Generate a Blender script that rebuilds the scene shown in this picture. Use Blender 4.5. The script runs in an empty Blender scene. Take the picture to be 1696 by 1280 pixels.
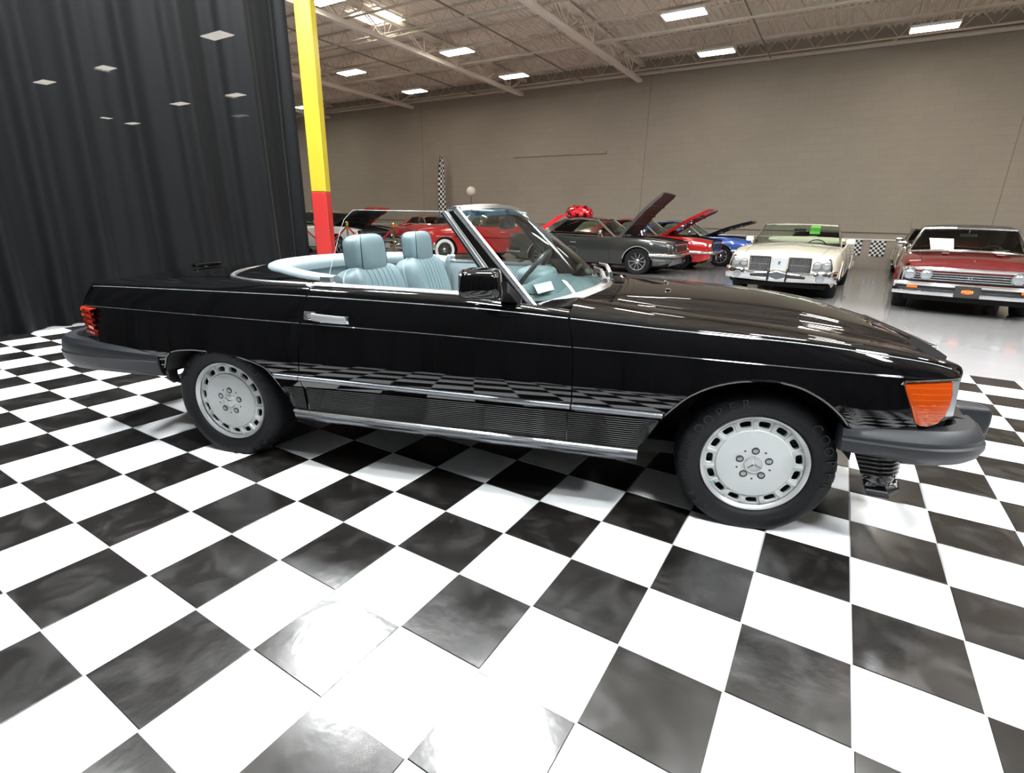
import bpy, math, random
import numpy as np
from mathutils import Vector, Matrix

sc = bpy.context.scene
col = sc.collection
PI = math.pi

# ------------------------------------------------------------------ camera
FPX = 854.16
cam_d = bpy.data.cameras.new('camera'); cam = bpy.data.objects.new('camera', cam_d); col.objects.link(cam)
cam_d.sensor_width = 36.0; cam_d.sensor_fit = 'HORIZONTAL'; cam_d.lens = FPX / 1696 * 36
cam_d.clip_start = 0.02; cam_d.clip_end = 200
CAM_R = np.array([[0.85089175, 0.52497851, 0.01951375], [0.17845475, -0.25390647, -0.9506237], [-0.49410235, 0.81236018, -0.30973183]])
CAM_C = np.array([-0.2392, -0.0317, 1.1891])
_r, _d, _f = CAM_R
cam.matrix_world = Matrix(((_r[0], -_d[0], -_f[0], CAM_C[0]), (_r[1], -_d[1], -_f[1], CAM_C[1]), (_r[2], -_d[2], -_f[2], CAM_C[2]), (0, 0, 0, 1)))
sc.camera = cam

# ------------------------------------------------------------------ world, exposure
w = bpy.data.worlds.new('world'); sc.world = w; w.use_nodes = True
w.node_tree.nodes['Background'].inputs[0].default_value = (0.9, 0.95, 1.0, 1)
w.node_tree.nodes['Background'].inputs[1].default_value = 0.02
sc.view_settings.view_transform = 'Standard'; sc.view_settings.look = 'None'
sc.view_settings.gamma = 1.0; sc.view_settings.use_curve_mapping = False
sc.view_settings.exposure = 0.0
LAMP = 72.0            # radiance of every LED high-bay diffuser
LAMP_BOOTH = 330.0     # the brighter ones hung over the checkered stand

# ------------------------------------------------------------------ materials
MATS = {}
def nodes(name):
    m = bpy.data.materials.new(name); m.use_nodes = True
    MATS[name] = m
    return m, m.node_tree, m.node_tree.nodes['Principled BSDF']
def mat(name, color, rough=0.5, metal=0.0, coat=0.0, spec=0.5, noise=0.0, nscale=20.0, bump=0.0, bscale=60.0, trans=0.0, ior=1.5, emit=None, estr=0.0, sheen=0.0, alpha=1.0):
    m, nt, b = nodes(name)
    c = (*color, 1)
    b.inputs['Base Color'].default_value = c
    b.inputs['Roughness'].default_value = rough
    b.inputs['Metallic'].default_value = metal
    b.inputs['Coat Weight'].default_value = coat
    b.inputs['Coat Roughness'].default_value = 0.03
    b.inputs['Specular IOR Level'].default_value = spec
    b.inputs['Transmission Weight'].default_value = trans
    b.inputs['IOR'].default_value = ior
    b.inputs['Sheen Weight'].default_value = sheen
    b.inputs['Alpha'].default_value = alpha
    if emit:
        b.inputs['Emission Color'].default_value = (*emit, 1); b.inputs['Emission Strength'].default_value = estr
    if noise or bump:
        tc = nt.nodes.new('ShaderNodeTexCoord')
    if noise:
        n = nt.nodes.new('ShaderNodeTexNoise'); n.inputs['Scale'].default_value = nscale; n.inputs['Detail'].default_value = 5
        nt.links.new(tc.outputs['Object'], n.inputs['Vector'])
        mr = nt.nodes.new('ShaderNodeMapRange'); mr.inputs['To Min'].default_value = 1 - noise; mr.inputs['To Max'].default_value = 1 + noise
        nt.links.new(n.outputs['Fac'], mr.inputs['Value'])
        mx = nt.nodes.new('ShaderNodeMix'); mx.data_type = 'RGBA'; mx.blend_type = 'MULTIPLY'; mx.inputs[0].default_value = 1
        mx.inputs[6].default_value = c
        nt.links.new(mr.outputs['Result'], mx.inputs[7]); nt.links.new(mx.outputs[2], b.inputs['Base Color'])
    if bump:
        n2 = nt.nodes.new('ShaderNodeTexNoise'); n2.inputs['Scale'].default_value = bscale; n2.inputs['Detail'].default_value = 3
        nt.links.new(tc.outputs['Object'], n2.inputs['Vector'])
        bp = nt.nodes.new('ShaderNodeBump'); bp.inputs['Strength'].default_value = bump; bp.inputs['Distance'].default_value = 0.01
        nt.links.new(n2.outputs['Fac'], bp.inputs['Height']); nt.links.new(bp.outputs['Normal'], b.inputs['Normal'])
    return m
def glassmat(name, tint, refl=1.45):
    """thin pane: clear (tinted) transmission plus mirror reflection by Fresnel"""
    m = bpy.data.materials.new(name); m.use_nodes = True; nt = m.node_tree; nt.nodes.clear(); MATS[name] = m
    o = nt.nodes.new('ShaderNodeOutputMaterial'); t = nt.nodes.new('ShaderNodeBsdfTransparent'); g = nt.nodes.new('ShaderNodeBsdfGlossy')
    fz = nt.nodes.new('ShaderNodeFresnel'); mx = nt.nodes.new('ShaderNodeMixShader')
    t.inputs['Color'].default_value = (*tint, 1); g.inputs['Roughness'].default_value = 0.01; fz.inputs['IOR'].default_value = refl
    nt.links.new(fz.outputs[0], mx.inputs[0]); nt.links.new(t.outputs[0], mx.inputs[1]); nt.links.new(g.outputs[0], mx.inputs[2]); nt.links.new(mx.outputs[0], o.inputs[0])
    return m

mat('black_paint', (0.0012, 0.0012, 0.0015), 0.035, 0, 0.0, 0.55)
mat('black_trim', (0.010, 0.010, 0.011), 0.38)
mat('rubber_letter', (0.011, 0.0115, 0.0125), 0.5, spec=0.3)
mat('bright_trim', (0.88, 0.89, 0.91), 0.24, 1.0)
mat('sill_grey', (0.10, 0.105, 0.115), 0.22, 0.85)
mat('highlight_bright', (0.75, 0.77, 0.80), 0.3, 0.8)  # this and the grey below: metals for the modelled crease highlights
mat('highlight_grey', (0.30, 0.31, 0.32), 0.35, 0.7)
mat('strip_metal', (0.15, 0.16, 0.175), 0.25, 0.8)
mat('handle_satin', (0.38, 0.385, 0.39), 0.35, 0.5)
mat('rubber', (0.0065, 0.007, 0.008), 0.62, spec=0.22, noise=0.12, nscale=9)
mat('bumper_rubber', (0.011, 0.0125, 0.0155), 0.45, spec=0.32, bump=0.03, bscale=300)
mat('underbody', (0.006, 0.006, 0.006), 0.8)
mat('chrome', (0.86, 0.87, 0.89), 0.06, 1.0)
mat('satin_chrome', (0.62, 0.63, 0.65), 0.22, 1.0)
mat('dark_strip', (0.16, 0.17, 0.185), 0.22, 0.7)
mat('alloy', (0.68, 0.71, 0.705), 0.38, 0.25, noise=0.05, nscale=14)
mat('alloy_lip', (0.74, 0.76, 0.77), 0.26, 0.6)
mat('wheel_dark', (0.006, 0.006, 0.006), 0.6)
mat('lug', (0.55, 0.55, 0.55), 0.3, 0.9)
mat('blue_leather', (0.125, 0.175, 0.193), 0.42, spec=0.5, noise=0.06, nscale=30, bump=0.06, bscale=220)
mat('blue_vinyl', (0.21, 0.262, 0.280), 0.45, bump=0.05, bscale=260)
mat('blue_dark', (0.12, 0.19, 0.22), 0.6)
mat('piping_dark', (0.02, 0.035, 0.045), 0.5)
mat('carpet_blue', (0.09, 0.13, 0.15), 0.95)
mat('paper', (0.85, 0.86, 0.86), 0.7)
mat('paper_print', (0.35, 0.38, 0.40), 0.7)
mat('valve_green', (0.0, 0.35, 0.22), 0.3)
mat('lens_red', (0.55, 0.035, 0.012), 0.12, coat=0.6)
mat('lens_orange', (0.85, 0.13, 0.004), 0.14, coat=0.6, emit=(1, 0.16, 0.0), estr=0.0, noise=0.12, nscale=25)
mat('lens_amber', (0.36, 0.042, 0.0015), 0.12, coat=0.6, noise=0.12, nscale=22)
mat('lens_rib', (0.50, 0.13, 0.035), 0.2, coat=0.5)
mat('lamp_glass', (0.36, 0.38, 0.39), 0.10, 0.5, coat=0.8)
mat('glass_edge', (0.55, 0.60, 0.60), 0.2)
mat('reflector', (0.8, 0.82, 0.84), 0.15, 0.9)
glassmat('windshield_glass', (0.74, 0.83, 0.81), 1.45)
glassmat('door_glass', (0.93, 0.96, 0.95), 1.35)
mat('tint_band', (0.03, 0.10, 0.17), 0.2, alpha=0.55)
mat('steel_white', (0.82, 0.76, 0.67), 0.55, noise=0.07, nscale=2.0)
mat('joist_paint', (0.60, 0.53, 0.44), 0.55, noise=0.2, nscale=1.5)
mat('steel_dark', (0.23, 0.19, 0.14), 0.6)
mat('pipe_cream', (0.56, 0.52, 0.45), 0.45)
mat('yellow_paint', (0.37, 0.285, 0.020), 0.32, bump=0.04, bscale=12, noise=0.04, nscale=4)
mat('red_paint', (0.31, 0.017, 0.015), 0.35, bump=0.04, bscale=12)
mat('fixture_white', (0.8, 0.8, 0.8), 0.4)
mat('lamp_on', (1, 1, 1), 0.5, emit=(1.0, 0.93, 0.82), estr=LAMP)
mat('lamp_on_wall', (1, 1, 1), 0.5, emit=(1.0, 0.93, 0.82), estr=LAMP*.18)
mat('lamp_on_rear', (1, 1, 1), 0.5, emit=(0.95, 0.98, 1.0), estr=LAMP_BOOTH*1.3)
mat('lamp_on_booth', (1, 1, 1), 0.5, emit=(0.95, 0.98, 1.0), estr=LAMP_BOOTH)
mat('skylight_on', (1, 1, 1), 0.5, emit=(1.0, 0.96, 0.90), estr=9.0)

def floor_mats():
    # ceramic tiles: glossy, faint smudges that differ from tile to tile
    for nm, base, smudge, r0, r1 in (('tile_white', (0.80, 0.81, 0.815), (0.76, 0.77, 0.78), 0.16, 0.26), ('tile_black', (0.0078, 0.0070, 0.0062), (0.034, 0.032, 0.031), 0.14, 0.27)):
        m, nt, b = nodes(nm); b.inputs['Specular IOR Level'].default_value = 0.85
        tc = nt.nodes.new('ShaderNodeTexCoord'); oi = nt.nodes.new('ShaderNodeObjectInfo')
        ad = nt.nodes.new('ShaderNodeVectorMath'); ad.operation = 'ADD'
        sc_ = nt.nodes.new('ShaderNodeVectorMath'); sc_.operation = 'SCALE'; sc_.inputs['Scale'].default_value = 37.0
        cmb = nt.nodes.new('ShaderNodeCombineXYZ')
        nt.links.new(oi.outputs['Random'], cmb.inputs[0]); nt.links.new(oi.outputs['Random'], cmb.inputs[1])
        nt.links.new(cmb.outputs[0], sc_.inputs[0]); nt.links.new(tc.outputs['Object'], ad.inputs[0]); nt.links.new(sc_.outputs[0], ad.inputs[1])
        n = nt.nodes.new('ShaderNodeTexNoise'); n.inputs['Scale'].default_value = 7; n.inputs['Detail'].default_value = 8; n.inputs['Roughness'].default_value = 0.68; n.inputs['Distortion'].default_value = 0.6
        nt.links.new(ad.outputs[0], n.inputs['Vector'])
        mr = nt.nodes.new('ShaderNodeMapRange'); mr.inputs['From Min'].default_value = 0.48; mr.inputs['From Max'].default_value = 0.72
        nt.links.new(n.outputs['Fac'], mr.inputs['Value'])
        mx = nt.nodes.new('ShaderNodeMix'); mx.data_type = 'RGBA'; mx.inputs[6].default_value = (*base, 1); mx.inputs[7].default_value = (*smudge, 1)
        nt.links.new(mr.outputs[0], mx.inputs[0]); nt.links.new(mx.outputs[2], b.inputs['Base Color'])
        m2 = nt.nodes.new('ShaderNodeMapRange'); m2.inputs['To Min'].default_value = r0; m2.inputs['To Max'].default_value = r1
        nt.links.new(n.outputs['Fac'], m2.inputs['Value']); nt.links.new(m2.outputs[0], b.inputs['Roughness'])
        n3 = nt.nodes.new('ShaderNodeTexNoise'); n3.inputs['Scale'].default_value = 28; n3.inputs['Detail'].default_value = 2
        nt.links.new(ad.outputs[0], n3.inputs['Vector'])
        bp = nt.nodes.new('ShaderNodeBump'); bp.inputs['Strength'].default_value = 0.05; bp.inputs['Distance'].default_value = 0.01
        nt.links.new(n3.outputs['Fac'], bp.inputs['Height']); nt.links.new(bp.outputs[0], b.inputs['Normal'])
    m, nt, b = nodes('concrete')
    tc = nt.nodes.new('ShaderNodeTexCoord')
    n = nt.nodes.new('ShaderNodeTexNoise'); n.inputs['Scale'].default_value = 0.9; n.inputs['Detail'].default_value = 8; n.inputs['Roughness'].default_value = 0.6
    nt.links.new(tc.outputs['Object'], n.inputs['Vector'])
    mx = nt.nodes.new('ShaderNodeMix'); mx.data_type = 'RGBA'; mx.inputs[6].default_value = (0.27, 0.27, 0.28, 1); mx.inputs[7].default_value = (0.37, 0.365, 0.36, 1)
    nt.links.new(n.outputs['Fac'], mx.inputs[0]); nt.links.new(mx.outputs[2], b.inputs['Base Color'])
    b.inputs['Roughness'].default_value = 0.16; b.inputs['Coat Weight'].default_value = 0.4; b.inputs['Coat Roughness'].default_value = 0.08
    # painted block wall: broad mottling, fine block courses in the relief
    m, nt, b = nodes('block_wall')
    tc = nt.nodes.new('ShaderNodeTexCoord'); mp = nt.nodes.new('ShaderNodeMapping'); mp.inputs['Rotation'].default_value = (PI/2, 0, 0)
    nt.links.new(tc.outputs['Object'], mp.inputs['Vector'])
    br = nt.nodes.new('ShaderNodeTexBrick'); br.inputs['Scale'].default_value = 1.0; br.inputs['Brick Width'].default_value = 0.4; br.inputs['Row Height'].default_value = 0.2
    br.inputs['Mortar Size'].default_value = 0.006; br.inputs['Mortar Smooth'].default_value = 0.4
    br.inputs['Color1'].default_value = (0.345, 0.305, 0.250, 1); br.inputs['Color2'].default_value = (0.33, 0.292, 0.240, 1); br.inputs['Mortar'].default_value = (0.29, 0.26, 0.22, 1)
    nt.links.new(mp.outputs[0], br.inputs['Vector'])
    n = nt.nodes.new('ShaderNodeTexNoise'); n.inputs['Scale'].default_value = 0.5; n.inputs['Detail'].default_value = 6
    nt.links.new(tc.outputs['Object'], n.inputs['Vector'])
    mr = nt.nodes.new('ShaderNodeMapRange'); mr.inputs['To Min'].default_value = 0.86; mr.inputs['To Max'].default_value = 1.12; nt.links.new(n.outputs['Fac'], mr.inputs['Value'])
    mx = nt.nodes.new('ShaderNodeMix'); mx.data_type = 'RGBA'; mx.blend_type = 'MULTIPLY'; mx.inputs[0].default_value = 1
    nt.links.new(br.outputs['Color'], mx.inputs[6]); nt.links.new(mr.outputs[0], mx.inputs[7]); nt.links.new(mx.outputs[2], b.inputs['Base Color'])
    b.inputs['Roughness'].default_value = 0.75
    # sheer black drape: a little of what stands behind it shows through
    m = bpy.data.materials.new('drape'); m.use_nodes = True; nt = m.node_tree; nt.nodes.clear(); MATS['drape'] = m
    o = nt.nodes.new('ShaderNodeOutputMaterial'); t = nt.nodes.new('ShaderNodeBsdfTransparent'); p = nt.nodes.new('ShaderNodeBsdfPrincipled'); mxs = nt.nodes.new('ShaderNodeMixShader')
    p.inputs['Base Color'].default_value = (0.0016, 0.0020, 0.0024, 1); p.inputs['Roughness'].default_value = 0.62; p.inputs['Sheen Weight'].default_value = 0.03; p.inputs['Sheen Roughness'].default_value = 0.4
    p.inputs['Specular IOR Level'].default_value = 0.12
    mxs.inputs[0].default_value = 0.9925
    nt.links.new(t.outputs[0], mxs.inputs[1]); nt.links.new(p.outputs[0], mxs.inputs[2]); nt.links.new(mxs.outputs[0], o.inputs[0])
    m, nt, b = nodes('drape_solid'); b.inputs['Base Color'].default_value = (0.006, 0.0065, 0.007, 1); b.inputs['Roughness'].default_value = 0.85
floor_mats()

# ------------------------------------------------------------------ mesh helpers
class MB:
    """collects shapes; build() links them as ONE mesh object"""
    def __init__(s): s.v = []; s.f = []; s.m = []; s.mi = 0
    def add(s, vs, fs):
        o = len(s.v); s.v += [tuple(map(float, p)) for p in vs]; s.f += [tuple(i + o for i in f) for f in fs]; s.m += [s.mi] * len(fs); return s
    def box(s, a, b, ch=0.0):
        x0, y0, z0 = a; x1, y1, z1 = b
        if ch <= 0:
            vs = [(x0,y0,z0),(x1,y0,z0),(x1,y1,z0),(x0,y1,z0),(x0,y0,z1),(x1,y0,z1),(x1,y1,z1),(x0,y1,z1)]
            return s.add(vs, [(3,2,1,0),(4,5,6,7),(0,1,5,4),(1,2,6,5),(2,3,7,6),(3,0,4,7)])
        P = []
        for z, i in ((z0, ch), (z0+ch, 0), (z1-ch, 0), (z1, ch)):
            j = i
            P.append([(x0+ch+0, y0+j, z),(x1-ch, y0+j, z),(x1-j, y0+ch, z),(x1-j, y1-ch, z),(x1-ch, y1-j, z),(x0+ch, y1-j, z),(x0+j, y1-ch, z),(x0+j, y0+ch, z)])
        s.loft(P, True, True); return s
    def loft(s, rings, closed=True, caps=False):
        n = len(rings[0]); vs = [p for r in rings for p in r]; fs = []
        for a in range(len(rings)-1):
            for k in range(n if closed else n-1):
                k2 = (k+1) % n
                fs.append((a*n+k, a*n+k2, (a+1)*n+k2, (a+1)*n+k))
        if caps: fs += [tuple(range(n-1, -1, -1)), tuple((len(rings)-1)*n + k for k in range(n))]
        return s.add(vs, fs)
    def grid(s, P, flip=False):
        R_, C_ = len(P), len(P[0]); vs = [p for r in P for p in r]
        fs = [(r*C_+c, r*C_+c+1, (r+1)*C_+c+1, (r+1)*C_+c) for r in range(R_-1) for c in range(C_-1)]
        if flip: fs = [f[::-1] for f in fs]
        return s.add(vs, fs)
    def tube(s, pts, r, n=8, caps=True, closed=False):
        pts = [Vector(p) for p in pts]; rr = r if hasattr(r, '__len__') else [r]*len(pts); rings = []
        N = len(pts); up = None
        for i, p in enumerate(pts):
            a = pts[(i-1) % N] if closed else pts[max(i-1, 0)]; b = pts[(i+1) % N] if closed else pts[min(i+1, N-1)]
            d = (b-a).normalized()
            if up is None: up = Vector((0, 0, 1)) if abs(d.z) < 0.9 else Vector((1, 0, 0))
            x = d.cross(up).normalized(); y = x.cross(d).normalized(); up = y
            rings.append([tuple(p + (x*math.cos(2*PI*k/n) + y*math.sin(2*PI*k/n))*rr[i]) for k in range(n)])
        if closed: rings.append(rings[0]); caps = False
        return s.loft(rings, True, caps)
    def sweep(s, pts, prof, closed_prof=True, caps=True, up=(0, 0, 1)):
        """profile of (side, up) offsets carried along pts; side = to the right of travel"""
        pts = [Vector(p) for p in pts]; U = Vector(up); rings = []
        for i, p in enumerate(pts):
            d = (pts[min(i+1, len(pts)-1)] - pts[max(i-1, 0)]).normalized(); x = d.cross(U).normalized(); y = x.cross(d).normalized()
            pr = prof(i/(len(pts)-1)) if callable(prof) else prof
            rings.append([tuple(p + x*a + y*b) for a, b in pr])
        return s.loft(rings, closed_prof, caps)
    def lathe(s, prof, n=32, axis='y', c=(0, 0, 0), caps=False):
        """profile of (radius, along-axis)"""
        rings = []
        for r, h in prof:
            ring = []
            for k in range(n):
                a = 2*PI*k/n; u, v = r*math.cos(a), r*math.sin(a)
                p = (u, h, v) if axis == 'y' else ((u, v, h) if axis == 'z' else (h, u, v))
                ring.append((p[0]+c[0], p[1]+c[1], p[2]+c[2]))
            rings.append(ring)
        return s.loft(rings, True, caps)
    def sell(s, c, a, e1=0.5, e2=0.5, nu=24, nv=14, fn=None, R=None):
        """superellipsoid cushion, half sizes a"""
        sg = lambda t, e: math.copysign(abs(t)**e, t)
        rings = []
        for i in range(nv+1):
            v = -PI/2 + PI*i/nv; ring = []
            for k in range(nu):
                u = -PI + 2*PI*k/nu
                p = Vector((a[0]*sg(math.cos(v), e1)*sg(math.cos(u), e2), a[1]*sg(math.cos(v), e1)*sg(math.sin(u), e2), a[2]*sg(math.sin(v), e1)))
                if fn: p = Vector(fn(p))
                if R is not None: p = R @ p
                ring.append((p.x+c[0], p.y+c[1], p.z+c[2]))
            rings.append(ring)
        return s.loft(rings, True, True)
    def prism(s, poly, d0, d1, axis='y'):
        """2D polygon extruded; axis y: poly is (x,z)"""
        f = {'y': lambda p, d: (p[0], d, p[1]), 'x': lambda p, d: (d, p[0], p[1]), 'z': lambda p, d: (p[0], p[1], d)}[axis]
        return s.loft([[f(p, d0) for p in poly], [f(p, d1) for p in poly]], True, True)
    def mirror(s):
        o = MB(); o.v = [(x, -y, z) for x, y, z in s.v]; o.f = [f[::-1] for f in s.f]; o.m = list(s.m); return o
    def both(s):
        o = s.mirror(); n = len(s.v); s.v += o.v; s.f += [tuple(i+n for i in f) for f in o.f]; s.m += o.m; return s
    def xf(s, M):
        s.v = [tuple(M @ Vector(p)) for p in s.v]; return s
    def mesh(s, name, mats, smooth=True, ang=35, weld=False):
        me = bpy.data.meshes.new(name); me.from_pydata(s.v, [], s.f)
        for m in (mats if isinstance(mats, (list, tuple)) else [mats]): me.materials.append(MATS[m])
        if any(s.m): me.polygons.foreach_set('material_index', s.m)
        me.validate()
        import bmesh as _b
        bm = _b.new(); bm.from_mesh(me)
        if weld: _b.ops.remove_doubles(bm, verts=bm.verts, dist=1e-5)
        _b.ops.recalc_face_normals(bm, faces=bm.faces)
        if smooth:
            for f in bm.faces: f.smooth = True
            lim = math.radians(ang)
            for e in bm.edges:
                if len(e.link_faces) == 2 and e.calc_face_angle(0) > lim: e.smooth = False
        bm.to_mesh(me); bm.free(); me.update()
        return me
    def build(s, name, mats, parent=None, smooth=True, ang=35, weld=False, label=None):
        o = bpy.data.objects.new(name, s.mesh(name, mats, smooth, ang, weld)); col.objects.link(o)
        if parent is not None: o.parent = parent
        if label: o['label'] = label
        return o
def empty(name, loc=(0, 0, 0), rz=0.0, parent=None):
    o = bpy.data.objects.new(name, None); col.objects.link(o); o.location = loc; o.rotation_euler = (0, 0, rz); o.empty_display_size = 0.2
    if parent is not None: o.parent = parent
    return o
def tag(o, label, cat=None, group=None, kind=None):
    if label: o['label'] = label
    if cat: o['category'] = cat
    if group: o['group'] = group
    if kind: o['kind'] = kind
    return o
def copy_tree(o, parent=None):
    c = o.copy(); col.objects.link(c); c.parent = parent
    for ch in list(o.children): copy_tree(ch, c)
    return c
def curve(pts):
    """monotone cubic through (x, y) points"""
    xs = np.array([p[0] for p in pts], float); ys = np.array([p[1] for p in pts], float)
    h = np.diff(xs); d = np.diff(ys)/h; m = np.zeros(len(xs))
    m[0] = d[0]; m[-1] = d[-1]
    for i in range(1, len(xs)-1):
        if d[i-1]*d[i] > 0:
            w1 = 2*h[i]+h[i-1]; w2 = h[i]+2*h[i-1]; m[i] = (w1+w2)/(w1/d[i-1]+w2/d[i])
    def f(x):
        if x <= xs[0]: return float(ys[0] + m[0]*(x-xs[0])*0)
        if x >= xs[-1]: return float(ys[-1])
        i = int(np.searchsorted(xs, x) - 1); t = (x-xs[i])/h[i]; t2 = t*t; t3 = t2*t
        return float((2*t3-3*t2+1)*ys[i] + (t3-2*t2+t)*h[i]*m[i] + (-2*t3+3*t2)*ys[i+1] + (t3-t2)*h[i]*m[i+1])
    return f
def lerp(a, b, t): return a + (b-a)*t
def bez(p0, p1, p2, p3, t):
    u = 1-t; return tuple(u*u*u*a + 3*u*u*t*b + 3*u*t*t*c + t*t*t*d for a, b, c, d in zip(p0, p1, p2, p3))
def text_mb(txt, size, depth, align='CENTER'):
    cu = bpy.data.curves.new('lettering', 'FONT'); cu.body = txt; cu.size = size; cu.extrude = depth; cu.align_x = align; cu.align_y = 'CENTER'; cu.resolution_u = 3
    ob = bpy.data.objects.new('lettering', cu); col.objects.link(ob)
    me = bpy.data.meshes.new_from_object(ob.evaluated_get(bpy.context.evaluated_depsgraph_get()))
    m = MB(); m.add([tuple(v.co) for v in me.vertices], [tuple(p.vertices) for p in me.polygons])
    bpy.data.objects.remove(ob); bpy.data.curves.remove(cu); bpy.data.meshes.remove(me)
    return m
rng = random.Random(7)

# ================================================================== THE SETTING
S = 0.29414
WALL_Y = 18.44
X0, X1, Y0 = -36.0, 9.0, -6.5
DECK = 6.15

floor = tag(MB().box((X0, Y0, -0.12), (X1, WALL_Y, -0.003)).build('floor', 'concrete', smooth=False), 'polished grey concrete floor with a black and white checkered stand', kind='structure')
def tile_mesh(m):
    h = S/2 - 0.0023; b = MB(); c = 0.0016
    r = lambda e, z: [(-e, -e, z), (e, -e, z), (e, e, z), (-e, e, z)]
    b.loft([r(h, -0.006), r(h, -c), r(h-c, 0.0)], True, False); n = len(b.v); b.f.append((n-4, n-3, n-2, n-1)); b.m.append(0)
    return b.mesh('tile', m, smooth=False)
TM = [tile_mesh('tile_white'), tile_mesh('tile_black')]
def to_px(p):
    q = CAM_R @ (np.array(p) - CAM_C); return 848 + FPX*q[0]/q[2], 640 + FPX*q[1]/q[2], q[2]
cells = []
for i in range(-24, 13):
    for j in range(-10, 19):
        cs = [to_px(((i+a)*S, (j+b)*S, 0)) for a, b in ((0, 0), (1, 0), (1, 1), (0, 1))]
        area = 0.0
        if min(c[2] for c in cs) > 0.15:
            cx = sum(c[0] for c in cs)/4; cy = sum(c[1] for c in cs)/4
            if -60 < cx < 1756 and 0 < cy < 1400:
                area = 0.5*abs(sum(cs[k][0]*cs[(k+1) % 4][1]-cs[(k+1) % 4][0]*cs[k][1] for k in range(4)))
        # tiles covered by the car body count little
        cells.append((area, i, j))
cells.sort(reverse=True)
for a, i, j in cells[:300]:
    o = bpy.data.objects.new('tile', TM[(i+j) % 2]); col.objects.link(o); o.parent = floor
    o.location = ((i+0.5)*S + rng.uniform(-.0004, .0004), (j+0.5)*S + rng.uniform(-.0004, .0004), 0); o.rotation_euler = (0, 0, rng.choice((0, 1, 2, 3))*PI/2)
rest = MB()
for a, i, j in cells[300:]:
    rest.mi = (i+j) % 2; cx, cy = (i+0.5)*S, (j+0.5)*S; h = S/2-0.0023
    r = lambda e, z: [(cx-e, cy-e, z), (cx+e, cy-e, z), (cx+e, cy+e, z), (cx-e, cy+e, z)]
    rest.loft([r(h, -0.006), r(h, -.0016), r(h-.0016, 0.0)], True, False); n = len(rest.v); rest.f.append((n-4, n-3, n-2, n-1)); rest.m.append(rest.mi)
tag(rest.build('small_tiles', ['tile_white', 'tile_black'], floor, smooth=False), None, kind='stuff')

tag(MB().box((X0, WALL_Y, -0.1), (X1, WALL_Y+0.3, DECK+0.6)).build('wall_back', 'block_wall', smooth=False), 'long taupe painted block wall behind the parked cars', kind='structure')
wb = [o for o in col.objects if o.name == 'wall_back'][0]
for x in (-26.0, -16.2, -6.42, 3.0): MB().box((x-.012, WALL_Y-.004, 0), (x+.012, WALL_Y+.01, DECK)).build('control_joint', 'steel_dark', wb, smooth=False)
MB().box((-11.6, WALL_Y-.05, 3.42), (-7.8, WALL_Y+.01, 3.50)).build('ledge', 'block_wall', wb, smooth=False)
MB().tube([(-24, WALL_Y-.03, 1.03), (7, WALL_Y-.03, 1.0)], 0.014, 6).build('conduit', 'steel_dark', wb)
tag(MB().box((X0-0.3, Y0, -0.1), (X0, WALL_Y, DECK+0.6)).build('wall_left', 'block_wall', smooth=False), 'end wall far behind the black drape', kind='structure')
tag(MB().box((X1, Y0, -0.1), (X1+0.3, WALL_Y, DECK+0.6)).build('wall_right', 'block_wall', smooth=False), 'taupe wall out of the picture on the right', kind='structure')
tag(MB().box((X0, Y0-0.3, -0.1), (X1, Y0, DECK+0.6)).build('wall_front', 'block_wall', smooth=False), 'taupe wall behind the photographer', kind='structure')

# corrugated deck: ribs run along y
dk = MB(); pr = []; x = X0
while x < X1:
    pr += [(x, DECK), (x+.055, DECK), (x+.075, DECK-.045), (x+.13, DECK-.045)]; x += .15
dk.grid([[(px_, Y0, z) for px_, z in pr], [(px_, WALL_Y, z) for px_, z in pr]])
ceiling = tag(dk.build('ceiling', 'steel_white', smooth=False), 'corrugated steel roof deck painted off white on open joists', kind='structure')
def truss(mb, a, b, zt, zb, r, wr, step):
    a = Vector(a); b = Vector(b); L = (b-a).length; n = max(2, int(round(L/step))); d = (b-a)/n
    for z in (zt, zb): mb.tube([(a.x, a.y, z), (b.x, b.y, z)], r, 4)
    for k in range(n):
        p = a+d*k; m = a+d*(k+.5); q = a+d*(k+1)
        mb.tube([(p.x, p.y, zt), (m.x, m.y, zb)], wr, 4, False); mb.tube([(m.x, m.y, zb), (q.x, q.y, zt)], wr, 4, False)
    return mb
def box_beam(mb, a, b, w_, h_):
    a = Vector(a); b = Vector(b); d = (b-a).normalized(); s_ = Vector((-d.y, d.x, 0))*w_/2
    rg = lambda p: [tuple(p+s_+Vector((0, 0, -h_/2))), tuple(p-s_+Vector((0, 0, -h_/2))), tuple(p-s_+Vector((0, 0, h_/2))), tuple(p+s_+Vector((0, 0, h_/2)))]
    mb.loft([rg(a), rg(b)], True, True)
y = WALL_Y - 0.55; k = 0
while y > Y0:
    m = MB(); truss(m, (X0, y, 0), (X1, y, 0), DECK-.06, DECK-.43, .022, .011, .62)
    box_beam(m, (X0, y, DECK-.06), (X1, y, DECK-.06), .075, .03); box_beam(m, (X0, y, DECK-.43), (X1, y, DECK-.43), .065, .028)
    m.build('roof_joist', 'joist_paint', ceiling, smooth=False); y -= 1.52; k += 1
GX = [-31.5, -26.6, -21.6, -16.45, -11.16, -6.72, 3.6]
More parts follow.
